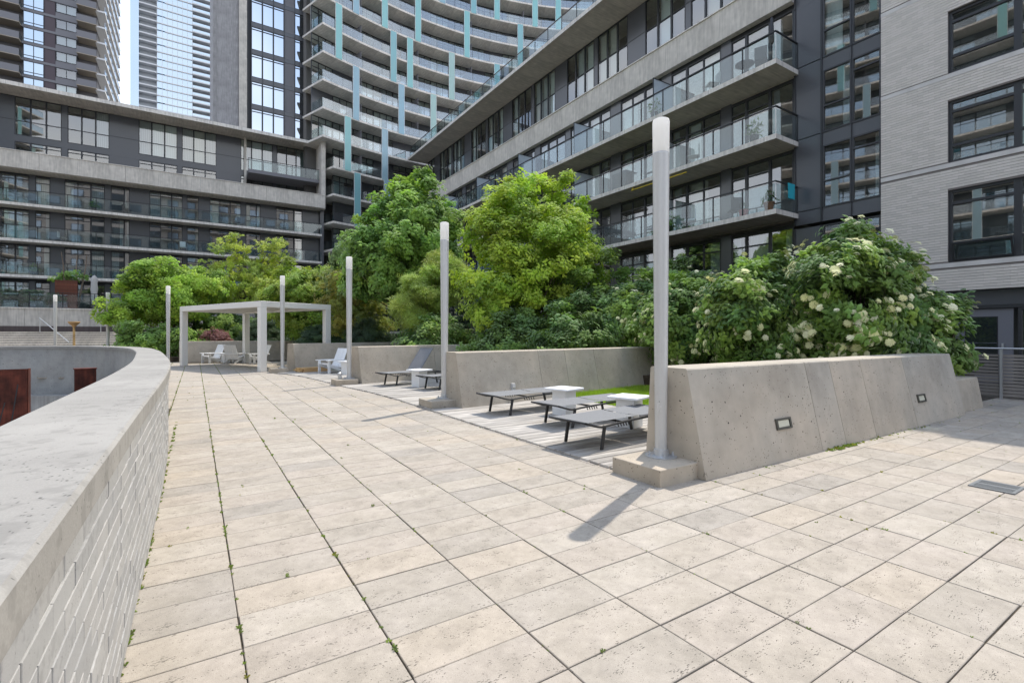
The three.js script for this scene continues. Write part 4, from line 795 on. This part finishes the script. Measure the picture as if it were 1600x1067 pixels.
{
  const p = thing('folded_parasol', 'folded dark parasol on the top balcony corner', 'parasol', [19.35, BY[2], -10.95]); part(p, 'pole', cyl(0.022, 0.022, 1.9, 8), M.rail); part(p, 'furled_canopy', clean(new THREE.LatheGeometry([[0.03, 0.9], [0.09, 1.0], [0.08, 1.5], [0.05, 1.95], [0, 2.0]].map(([r, y]) => new THREE.Vector2(r, y)), 8)), M.black); part(p, 'base', cyl(0.2, 0.16, 0.07, 12), M.black);
  const q = thing('flower_pot', 'terracotta pot with a small plant on the lowest balcony corner', 'plant pot', [19.15, BY[0], -10.95]); part(q, 'pot', clean(new THREE.LatheGeometry([[0, 0], [0.13, 0], [0.19, 0.32], [0.21, 0.32], [0.21, 0.37], [0.17, 0.37], [0, 0.34]].map(([r, y]) => new THREE.Vector2(r, y)), 16)), M.terracotta); part(q, 'foliage', foliageBall(0.26, 60, 0.1).translate(0, 0.55, 0), std([0.06, 0.12, 0.025], 0.8, { side: THREE.DoubleSide }));
  const w = thing('towel', 'turquoise towel hanging over the end rail of the lowest balcony', 'towel', [19.9, BY[0] + 0.72, -10.5]); part(w, 'cloth', (() => { const g = new THREE.BoxGeometry(0.5, 0.6, 0.012, 10, 6, 1), a = g.attributes.position; for (let i = 0; i < a.count; i++) a.setZ(i, a.getZ(i) + 0.02 * Math.sin(a.getX(i) * 22) * (0.3 - a.getY(i))); g.computeVertexNormals(); return clean(g); })(), M.turquoise, [0, 0.1, 0.03]);
  const c = thing('red_pot', 'red pot on the lowest balcony behind the glass', 'plant pot', [19.1, BY[0], -12.0]); part(c, 'pot', cyl(0.14, 0.19, 0.3, 14), M.red); part(c, 'foliage', foliageBall(0.2, 40, 0.09).translate(0, 0.42, 0), std([0.05, 0.1, 0.02], 0.8, { side: THREE.DoubleSide }));
  const tb = thing('balcony_table', 'round dark table on the top balcony corner', 'table', [19.5, BY[2], -12.2]); part(tb, 'table_top', cyl(0.38, 0.38, 0.03, 20, 0, 0.7, 0), M.black); part(tb, 'stem', cyl(0.03, 0.03, 0.7, 8), M.black); part(tb, 'foot', cyl(0.22, 0.2, 0.03, 14), M.black);
  const bq = thing('barbecue', 'covered barbecue on the middle balcony', 'barbecue', [19.4, BY[1], -19.2]); part(bq, 'cover', rbx(0.55, 0.95, 1.1, 0.08, 0, 0.5, 0, 2), M.black); part(bq, 'side_shelf', bx(0.4, 0.03, 0.35, 0, 0.75, 0.72), M.black);
  const sg = thing('yellow_pole', 'yellow pole fixed along the underside above the lowest balcony', 'pole', [18.95, 8.95, -16.4]); part(sg, 'pole', bar(V(0, 0, -1.7), V(0, 0, 1.7), 0.03, 8), M.yellow); part(sg, 'bracket', bx(0.05, 0.16, 0.05, 0, 0.05, -1.6), M.yellow);
}
for (const [x, k, mat, l] of [[-9.5, 1, M.fabricGrey, 'pale chair on the middle left balcony, first from the left'], [-5.2, 2, M.black, 'dark chair on the highest left balcony'], [-1.0, 1, M.chairWhite, 'white chair on the middle left balcony above the round tree'], [3.4, 2, M.black, 'dark chair on the highest left balcony above the pine'], [7.6, 2, M.fabricGrey, 'grey chair at the right end of the highest left balcony']]) bchair(l, x, BY[k], -55.7, 1.7 + x * 0.2, mat);
for (const [x, y, z, l] of [[19.2, BY[1], -11.6, 'potted plant on the middle balcony corner'], [19.2, BY[2], -16.8, 'potted plant far along the top balcony'], [19.2, BY[0], -15.9, 'potted plant on the lowest balcony left of the nearest lamp post'], [-7.4, BY[2], -55.5, 'potted plant on the highest left balcony, near its left side'], [1.2, BY[1], -55.5, 'potted plant on the middle left balcony above the pergola'], [8.9, BY[1], -55.5, 'potted plant at the right end of the middle left balcony'], [-11.2, BY[0], -55.5, 'potted plant on the lowest left balcony']]) { const t = thing('potted_plant', l, 'plant pot', [x, y, z]); part(t, 'pot', memo('ptp', () => cyl(0.14, 0.2, 0.34, 14)), pick([M.terracotta, M.black, M.fabricGrey])); part(t, 'foliage', memo('ptf', () => foliageBall(0.34, 90, 0.1).translate(0, 0.62, 0)), memo('ptm', () => std([0.1, 0.2, 0.04], 0.8, { side: THREE.DoubleSide }))); }
function foliageBall(r, n, s) { const P = []; for (let k = 0; k < n; k++) { const d = V(rr(-1, 1), rr(-1, 1), rr(-1, 1)).normalize().multiplyScalar(r * Math.cbrt(rnd())), a = V(rr(-1, 1), rr(-1, 1), rr(-1, 1)).normalize().multiplyScalar(s), b = V(rr(-1, 1), rr(-1, 1), rr(-1, 1)).normalize().multiplyScalar(s * 0.45); P.push(d.x, d.y, d.z, d.x + a.x + b.x, d.y + a.y + b.y, d.z + a.z + b.z, d.x + 2 * a.x, d.y + 2 * a.y, d.z + 2 * a.z, d.x, d.y, d.z, d.x + 2 * a.x, d.y + 2 * a.y, d.z + 2 * a.z, d.x + a.x - b.x, d.y + a.y - b.y, d.z + a.z - b.z); } const g = new THREE.BufferGeometry(); g.setAttribute('position', new THREE.Float32BufferAttribute(P, 3)); g.computeVertexNormals(); return g; }

// ---------------------------------------------------------------- trees and shrubs
// a sprig: n leaves round a short twig, each leaf folded along its midrib
function sprig(n, len, wid, droop, flatness) {
  const P = [];
  for (let k = 0; k < n; k++) {
    const a = k * 2.399 + 0.4, t = k / n, c = Math.cos(a), s = Math.sin(a), ox = 0, oy = t * len * 0.9, oz = 0, l = len * (0.75 + 0.4 * ((k * 37) % 10) / 10), w = wid * (0.8 + 0.4 * ((k * 13) % 10) / 10);
    const up = flatness * (0.5 - t) , dir = V(c, 0.25 + up, s).normalize(), sideV = V(-s, 0, c), n1 = sideV.clone().cross(dir).normalize();
    const b = V(ox + c * 0.1 * len, oy, oz + s * 0.1 * len), mid = b.clone().addScaledVector(dir, l * 0.5), tip = b.clone().addScaledVector(dir, l).add(V(0, -droop * l, 0));
    const L = mid.clone().addScaledVector(sideV, w / 2).addScaledVector(n1, -w * 0.16), R = mid.clone().addScaledVector(sideV, -w / 2).addScaledVector(n1, -w * 0.16);
    for (const q of [b, L, mid, mid, L, tip, b, mid, R, mid, tip, R]) P.push(q.x, q.y, q.z);
  }
  const g = new THREE.BufferGeometry(); g.setAttribute('position', new THREE.Float32BufferAttribute(P, 3)); g.computeVertexNormals(); return g;
}
const SPR = { leafy: sprig(6, 0.17, 0.095, 0.3, 0.8), big: sprig(6, 0.21, 0.14, 0.4, 0.7), small: sprig(7, 0.11, 0.06, 0.2, 0.9), needle: sprig(16, 0.2, 0.022, 0.05, 1.6), fir: sprig(12, 0.15, 0.02, 0.1, 1.0) };
// crown: lobes [x, y, z, rx, ry, rz]; clumps of sprigs sit through the outer half of each lobe
function plant({ name, label, category = 'tree', group, x, z, y = 0.25, trunk, lobes, clumps, per, size, spr, tones, spread = 0.42, flowers = 0, flowerTone, hollow = 0.45, flatten = 0.7, scale = 1 }) {
  const t = thing(name, label, category, [x, y, z], rnd() * 0, group);
  const vol = lobes.map((l) => l[3] * l[4] * l[5]), tot = vol.reduce((a, b) => a + b, 0), C = [];
  lobes.forEach((l, i) => { const n = Math.max(3, Math.round(clumps * vol[i] / tot)); for (let k = 0; k < n; k++) { const d = V(rr(-1, 1), rr(-1, 1), rr(-1, 1)); if (d.length() > 1 || d.length() < 0.05) { k--; continue; } d.normalize(); const r = hollow + (1.04 - hollow) * Math.pow(rnd(), 0.6) + (rnd() < 0.2 ? rr(0, 0.28) : 0); C.push(V(l[0] + d.x * l[3] * r, Math.max(0.1, l[1] + d.y * l[4] * r), l[2] + d.z * l[5] * r)); } });
  // wood
  const wood = [], top = trunk.h;
  if (trunk.h) {
    const stems = trunk.stems ?? 1;
    for (let s = 0; s < stems; s++) { const ax = stems > 1 ? Math.cos(s * 2.4) * trunk.r * 2.2 : 0, az = stems > 1 ? Math.sin(s * 2.4) * trunk.r * 2.2 : 0; const pts = []; for (let k = 0; k <= 5; k++) pts.push(V(ax * (1 + k * 0.7) + (k ? rr(-0.05, 0.05) * k * 0.5 : 0), -0.3 + (top + 0.3) * k / 5, az * (1 + k * 0.7) + (k ? rr(-0.05, 0.05) * k * 0.5 : 0))); for (let k = 0; k < 5; k++) wood.push(bar(pts[k], pts[k + 1], trunk.r * (1 - k * 0.15), 7, trunk.r * (1 - (k + 1) * 0.15))); }
    part(t, 'trunk', merge(wood), M.bark);
  }
  const limbs = [], base = V(0, (trunk.h || 0.4) * 0.55, 0); for (let k = 0; k < C.length; k += Math.max(1, Math.ceil(C.length / 46))) { const c = C[k], m = base.clone().lerp(c, 0.5).add(V(0, -0.12 * c.distanceTo(base) * 0.4, 0)), r = Math.max(0.008, trunk.r * 0.32); limbs.push(bar(base, m, r, 5, r * 0.6), bar(m, c, r * 0.6, 5, r * 0.2)); }
  part(t, 'limbs', merge(limbs), M.bark);
  const n = C.length * per, im = shadow(new THREE.InstancedMesh(spr, M.leaf, n)), o = new THREE.Object3D(), c = new THREE.Color(); let i = 0;
  for (const q of C) {
    const tone = pick(tones), cv = rr(0.82, 1.18), cs = spread * rr(0.7, 1.25), ctr = lobes.reduce((a, l) => { const d = Math.hypot(q.x - l[0], q.z - l[2]); return d < a[0] ? [d, l] : a; }, [99, lobes[0]])[1];
    for (let k = 0; k < per; k++) {
      const d = V(rr(-1, 1), rr(-1, 1), rr(-1, 1)); const dl = d.length() || 1; d.multiplyScalar(Math.cbrt(rnd()) / dl * cs * (rnd() < 0.15 ? rr(1.1, 1.7) : 1)); d.y *= flatten;
      o.position.copy(q).add(d); if (o.position.y < 0.02) o.position.y = rr(0.02, 0.2);
      const out = V(q.x - ctr[0], (q.y - ctr[1]) * 0.6 + 0.35, q.z - ctr[2]).normalize().add(V(rr(-0.8, 0.8), rr(-0.5, 0.9), rr(-0.8, 0.8))).normalize();
      o.quaternion.setFromUnitVectors(V(0, 1, 0), out); o.rotateY(rnd() * 6.28); const s = size * rr(0.7, 1.3); o.scale.set(s, s, s); o.updateMatrix(); im.setMatrixAt(i, o.matrix);
      const v = cv * rr(0.75, 1.25), h = rr(-0.06, 0.06); im.setColorAt(i, c.setRGB(tone[0] * v * (1 + h), tone[1] * v, tone[2] * v * (1 - h))); i++;
    }
  }
  im.name = 'crown'; im.userData = { kind: 'stuff' }; t.add(im);
  if (flowers) {
    const fp = []; for (let k = 0; k < 34; k++) { const a = k * 2.399, r = 0.075 * Math.sqrt((k + 0.5) / 34), hx = r * Math.cos(a), hz = r * Math.sin(a), hy = 0.035 * (1 - (r / 0.075) ** 2) + 0.022 * (((k * 29) % 11) / 11 - 0.5), w = 0.0135; fp.push(hx - w, hy, hz, hx + w, hy + 0.006, hz, hx, hy + 0.004, hz + w * 1.5, hx - w, hy + 0.003, hz, hx, hy, hz - w * 1.5, hx + w, hy + 0.004, hz); }
    const fg = new THREE.BufferGeometry(); fg.setAttribute('position', new THREE.Float32BufferAttribute(fp, 3)); fg.computeVertexNormals();
    const fm = shadow(new THREE.InstancedMesh(fg, M.petal, flowers)); let k = 0, guard = 0;
    const camDir = V(-x, Math.hypot(x, z) * 0.25, -z).normalize();
    const outerC = C.map((q) => { let best = lobes[0], bd = 9; for (const l of lobes) { const e = Math.hypot((q.x - l[0]) / l[3], (q.y - l[1]) / l[4], (q.z - l[2]) / l[5]); if (e < bd) { bd = e; best = l; } } return { q, bd, d: V((q.x - best[0]) / best[3], (q.y - best[1]) / best[4] + 0.15, (q.z - best[2]) / best[5]).normalize() }; }).filter((e) => e.bd > 0.62 && e.q.y > 0.55 && e.d.dot(camDir) > -0.25);
    while (k < flowers && guard++ < 20000) {
      const e = pick(outerC), nb = 1 + Math.floor(rnd() * 3.5);
      for (let j = 0; j < nb && k < flowers; j++) { const dir = e.d.clone().add(V(rr(-0.5, 0.5), rr(0, 0.7), rr(-0.5, 0.5))).normalize(); o.position.copy(e.q).addScaledVector(e.d, spread * rr(0.85, 1.15)).add(V(rr(-1, 1), rr(-0.7, 0.7), rr(-1, 1)).multiplyScalar(spread * 0.6)); o.quaternion.setFromUnitVectors(V(0, 1, 0), dir); const sc = rr(0.6, 1.1); o.scale.set(sc, sc, sc); o.updateMatrix(); fm.setMatrixAt(k, o.matrix); const v = rr(0.85, 1.15), g2 = rr(0.75, 1.05); fm.setColorAt(k, c.setRGB(v, v, v * g2)); k++; }
    }
    fm.count = k; fm.name = 'flower_clusters'; fm.userData = { kind: 'stuff' }; t.add(fm);
  }
  return t;
}
const LIME = [[0.42, 0.58, 0.045], [0.36, 0.54, 0.05], [0.48, 0.61, 0.05]], MID = [[0.24, 0.41, 0.065], [0.29, 0.46, 0.065], [0.2, 0.37, 0.07]], DARK = [[0.06, 0.13, 0.04], [0.075, 0.15, 0.045], [0.05, 0.11, 0.045]], OLIVE = [[0.31, 0.36, 0.055], [0.26, 0.33, 0.055], [0.38, 0.36, 0.06]], VIB = [[0.17, 0.3, 0.055], [0.21, 0.35, 0.06], [0.13, 0.25, 0.055], [0.28, 0.42, 0.065]];
plant({ name: 'lime_tree', label: 'large bright yellow-green tree in the middle, behind the second lamp post', x: 11.0, z: -15.8, trunk: { h: 3.2, r: 0.14 }, lobes: [[0, 4.6, 0, 2.4, 2.6, 2.3], [-1.3, 5.4, 0.2, 1.2, 1.3, 1.2], [1.0, 5.9, 0, 1.3, 1.3, 1.3], [1.5, 3.4, 0.4, 1.6, 1.7, 1.5], [-1.5, 3.0, 0.4, 1.4, 1.6, 1.4], [0.2, 2.0, 0.8, 2.4, 1.2, 1.3]], clumps: 270, per: 36, size: 1.05, spr: SPR.leafy, tones: LIME, spread: 0.46 });
plant({ name: 'maple_tree', label: 'tall mid-green tree left of the bright yellow-green one', x: 8.7, z: -23.0, trunk: { h: 4, r: 0.16 }, lobes: [[0, 5.4, 0, 2.4, 2.2, 2.2], [0.5, 8.0, 0, 1.1, 1.3, 1.1], [0.4, 6.8, 0.2, 1.6, 1.4, 1.5], [-1.4, 4.3, 0.2, 1.5, 1.5, 1.5], [1.5, 5.8, 0, 1.3, 1.2, 1.2]], clumps: 220, per: 36, size: 1.1, spr: SPR.big, tones: MID, spread: 0.5 });
plant({ name: 'round_tree', label: 'round bright green tree at the left beside the fifth lamp post', x: -1.2, z: -36.2, y: 0.1, trunk: { h: 2.6, r: 0.12 }, lobes: [[0, 3.7, 0, 2.5, 1.8, 2.2], [-1.5, 3.5, 0.2, 1.4, 1.3, 1.3], [-0.6, 4.8, 0, 1.5, 1.0, 1.3], [1.3, 4.2, 0, 1.4, 1.3, 1.3], [-2.2, 2.6, 0.4, 1.0, 0.7, 1.0]], clumps: 150, per: 42, size: 1.2, spr: SPR.leafy, tones: [[0.31, 0.49, 0.04], [0.26, 0.44, 0.045], [0.36, 0.51, 0.045]], spread: 0.55 });
plant({ name: 'pine_tree', label: 'feathery yellow-green pine behind the pergola, tallest at the left', x: 2.9, z: -38.2, y: 0.1, trunk: { h: 6.6, r: 0.11 }, lobes: [[0.6, 4.3, 0, 2.6, 1.3, 1.8], [0.3, 5.8, 0, 2.1, 1.0, 1.5], [-0.9, 7.0, 0, 0.9, 1.1, 0.9], [1.6, 6.9, 0, 1.1, 1.0, 0.9], [-0.6, 8.0, 0, 0.35, 0.6, 0.4], [1.9, 7.9, 0, 0.35, 0.5, 0.4], [-1.9, 5.6, 0, 0.9, 0.5, 0.8], [2.9, 5.6, 0, 1.0, 0.6, 0.9]], clumps: 190, per: 15, size: 1.5, spr: SPR.small, tones: [[0.42, 0.54, 0.07], [0.36, 0.48, 0.065], [0.48, 0.55, 0.08]], spread: 0.5, flatten: 0.5, hollow: 0.2 });
plant({ name: 'young_ash', label: 'loose yellow-green tree right behind the pergola roof', x: 5.4, z: -31.6, y: 0.1, trunk: { h: 2.6, r: 0.09 }, lobes: [[0, 4.0, 0, 1.8, 1.6, 1.6], [-0.8, 3.1, 0.3, 1.4, 1.3, 1.2], [1.2, 4.3, 0, 1.3, 1.2, 1.2], [0.6, 2.0, 0.4, 1.7, 1.2, 1.2]], clumps: 130, per: 42, size: 1.05, spr: SPR.leafy, tones: [[0.31, 0.45, 0.045], [0.36, 0.47, 0.055], [0.26, 0.41, 0.04]], spread: 0.5 });
plant({ name: 'olive_shrub', label: 'tan and yellow-green feathery shrub between the two tall trees', x: 8.6, z: -19.2, y: 0.25, trunk: { h: 2.4, r: 0.07 }, lobes: [[0.3, 3.4, 0, 1.0, 1.0, 0.9], [-0.9, 2.4, 0.2, 1.1, 1.1, 0.9], [0.7, 4.2, 0, 0.7, 0.6, 0.6]], clumps: 60, per: 40, size: 1.15, spr: SPR.needle, tones: [[0.43, 0.52, 0.09], [0.38, 0.51, 0.08], [0.34, 0.48, 0.07]], spread: 0.42 });
plant({ name: 'olive_shrub', label: 'olive-toned small tree behind the third lamp post', x: 6.7, z: -26.2, y: 0.2, trunk: { h: 2.2, r: 0.07 }, lobes: [[0, 3.3, 0, 1.3, 1.5, 1.1], [0.5, 2.0, 0.4, 1.4, 1.2, 1.0]], clumps: 80, per: 40, size: 1.1, spr: SPR.small, tones: OLIVE, spread: 0.45 });
plant({ name: 'pale_dogwood', label: 'pale-leaved small tree peeking above the olive one by the curved tower', x: 7.9, z: -29.0, y: 0.2, trunk: { h: 3.4, r: 0.08 }, lobes: [[0, 5.6, 0, 1.5, 0.9, 1.2], [0.6, 4.4, 0, 1.7, 1.2, 1.2]], clumps: 80, per: 38, size: 1.15, spr: SPR.big, tones: [[0.22, 0.32, 0.11], [0.17, 0.28, 0.08]], spread: 0.48 });
for (const [x, z, h, label] of [[3.6, -34.4, 2.4, 'dark layered fir shrub under the pine, seen through the pergola'], [7.2, -24.6, 1.9, 'dark fir shrub behind the fourth concrete wall'], [9.2, -20.6, 2.2, 'dark evergreen shrub left of the second lamp post'], [6.2, -29.2, 2.0, 'dark evergreen shrub behind the right pergola posts'], [9.9, -18.6, 2.6, 'layered dark fir below the tan shrub']])
  plant({ name: 'fir_shrub', label, category: 'shrub', group: 'dark evergreen shrubs behind the walls', x, z, y: 0.2, trunk: { h: h * 0.8, r: 0.06 }, lobes: [[0, h * 0.28, 0, 1.5, h * 0.3, 1.2], [0, h * 0.6, 0, 1.05, h * 0.28, 0.9], [0, h * 0.9, 0, 0.5, h * 0.2, 0.5]], clumps: 80, per: 34, size: 1.1, spr: SPR.fir, tones: DARK, spread: 0.38, flatten: 0.4 });
plant({ name: 'purple_shrub', label: 'small purple-leaved shrub left of the pergola back post', category: 'shrub', x: 1.0, z: -33.6, y: 0.1, trunk: { h: 0.6, r: 0.04, stems: 3 }, lobes: [[0, 1.15, 0, 0.75, 0.4, 0.6]], clumps: 24, per: 36, size: 0.9, spr: SPR.small, tones: [[0.26, 0.10, 0.09], [0.32, 0.15, 0.13], [0.2, 0.08, 0.08]], spread: 0.3 });
plant({ name: 'low_shrub', label: 'low dark green shrub at the foot of the round tree', category: 'shrub', x: -2.3, z: -34.2, y: -0.01, trunk: { h: 0.7, r: 0.04, stems: 3 }, lobes: [[0, 1.0, 0, 1.5, 1.1, 1.1], [1.8, 0.9, 0, 1.3, 0.9, 1.0]], clumps: 70, per: 38, size: 1, spr: SPR.leafy, tones: MID, spread: 0.4 });
// green understorey behind the walls
for (const [x, z, w, h, label] of [[10.9, -12.4, 2.3, 1.5, 'leafy green shrub at the end of the second bay, below the bright tree'], [9.6, -14.6, 1.9, 1.25, 'low leafy shrub spilling over the third concrete wall'], [12.6, -13.2, 2.3, 2.6, 'darker tall shrub right of the bright yellow-green tree'], [8.1, -18.0, 1.5, 1.2, 'low bushy shrub behind the raised lounger'], [1.4, -36.4, 2.6, 2.1, 'wide leafy shrub behind the farthest wall, left of the pergola back post'], [4.4, -36.9, 2.6, 2.2, 'wide leafy shrub behind the farthest wall, right of the pergola back post'], [13.6, -11.2, 2.0, 2.4, 'dark green shrub between the bright tree and the flowering shrubs']])
  plant({ name: 'leafy_shrub', label, category: 'shrub', group: 'green shrubs behind the bays', x, z, y: 0.2, trunk: { h: h * 0.6, r: 0.05, stems: 3 }, lobes: [[0, h * 0.75, 0, w * 0.75, h * 0.8, w * 0.6], [w * 0.4, h * 0.55, 0.2, w * 0.5, h * 0.6, w * 0.45], [-w * 0.45, h * 0.5, 0.3, w * 0.5, h * 0.55, w * 0.45]], clumps: 80, per: 44, size: 1.05, spr: SPR.leafy, tones: [...VIB, [0.17, 0.29, 0.05]], spread: 0.4 });
// viburnums with cream flower heads
for (const [x, z, lobes, cl, fl, label] of [
  [12.3, -5.0, [[0, 1.7, 0, 1.5, 1.35, 1.0], [-0.95, 2.2, 0.1, 0.75, 0.8, 0.7], [0.85, 2.45, -0.1, 0.7, 0.6, 0.7], [0.0, 2.7, 0, 0.6, 0.55, 0.6], [1.35, 1.4, 0.3, 0.7, 0.9, 0.65], [-0.35, 3.15, 0, 0.22, 0.35, 0.22], [0.6, 3.05, 0, 0.25, 0.3, 0.25], [1.5, 2.6, 0, 0.3, 0.35, 0.3], [-1.5, 2.6, 0, 0.3, 0.4, 0.3]], 210, 620, 'largest flowering shrub, thick with cream flower heads, behind the far end of the nearest wall'],
  [13.9, -4.35, [[0, 0.95, 0, 0.75, 0.8, 0.6], [0.3, 1.5, 0, 0.55, 0.5, 0.5]], 60, 60, 'small flowering shrub leaning over the low kerb wall beside the slatted fence'],
  [11.4, -6.7, [[0, 1.4, 0, 1.4, 1.2, 1.0], [-0.8, 1.8, 0, 0.8, 0.7, 0.7], [0.9, 1.9, 0, 0.8, 0.8, 0.7], [0.2, 2.3, 0, 0.5, 0.5, 0.5], [0.25, 2.95, 0, 0.2, 0.4, 0.2], [-0.6, 2.6, 0, 0.25, 0.3, 0.25], [1.1, 2.75, 0, 0.25, 0.3, 0.25]], 160, 300, 'dark flowering shrub just right of the nearest lamp post'],
  [12.2, -9.3, [[0, 1.4, 0, 1.5, 1.2, 1.0], [-0.3, 2.5, 0, 0.35, 0.4, 0.35], [0.7, 2.7, 0, 0.3, 0.35, 0.3], [-0.9, 1.6, 0.2, 0.9, 0.9, 0.8], [0.9, 1.9, 0, 0.9, 0.9, 0.8]], 150, 320, 'dark flowering shrub just left of the nearest lamp post, behind the lawn'],
  [12.3, -11.4, [[0, 1.5, 0, 1.4, 1.3, 1.0], [0.8, 1.8, 0, 0.9, 0.8, 0.8]], 100, 110, 'flowering shrub between the lawn hedge and the bright tree']])
  plant({ name: 'viburnum', label, category: 'shrub', group: 'flowering shrubs behind the nearest walls', x, z, y: 0.25, trunk: { h: 1.4, r: 0.05, stems: 4 }, lobes, clumps: cl, per: 26, size: 1.0, spr: SPR.leafy, tones: VIB, spread: 0.34, flowers: fl });
// climbers and hedge on the upper patio
plant({ name: 'patio_hedge', label: 'dark green hedge trailing along the upper patio guard', category: 'hedge', x: -12.4, z: -48.6, y: 3.3, trunk: { h: 0.5, r: 0.04, stems: 4 }, lobes: [[0, 1.0, 0, 2.6, 0.5, 0.5], [2.6, 0.9, 0, 1.6, 0.4, 0.5]], clumps: 60, per: 34, size: 1.1, spr: SPR.small, tones: DARK, spread: 0.4 });
plant({ name: 'wisteria', label: 'twisting brown climber rising from the wooden screen to the first balcony', category: 'climber', x: -7.9, z: -49.9, y: 3.3, trunk: { h: 4.4, r: 0.09, stems: 3 }, lobes: [[0, 2.7, 0, 0.7, 0.35, 0.4], [-0.9, 2.5, 0, 0.6, 0.35, 0.4]], clumps: 16, per: 30, size: 1, spr: SPR.small, tones: MID, spread: 0.35 });

renderer.render(scene, camera);
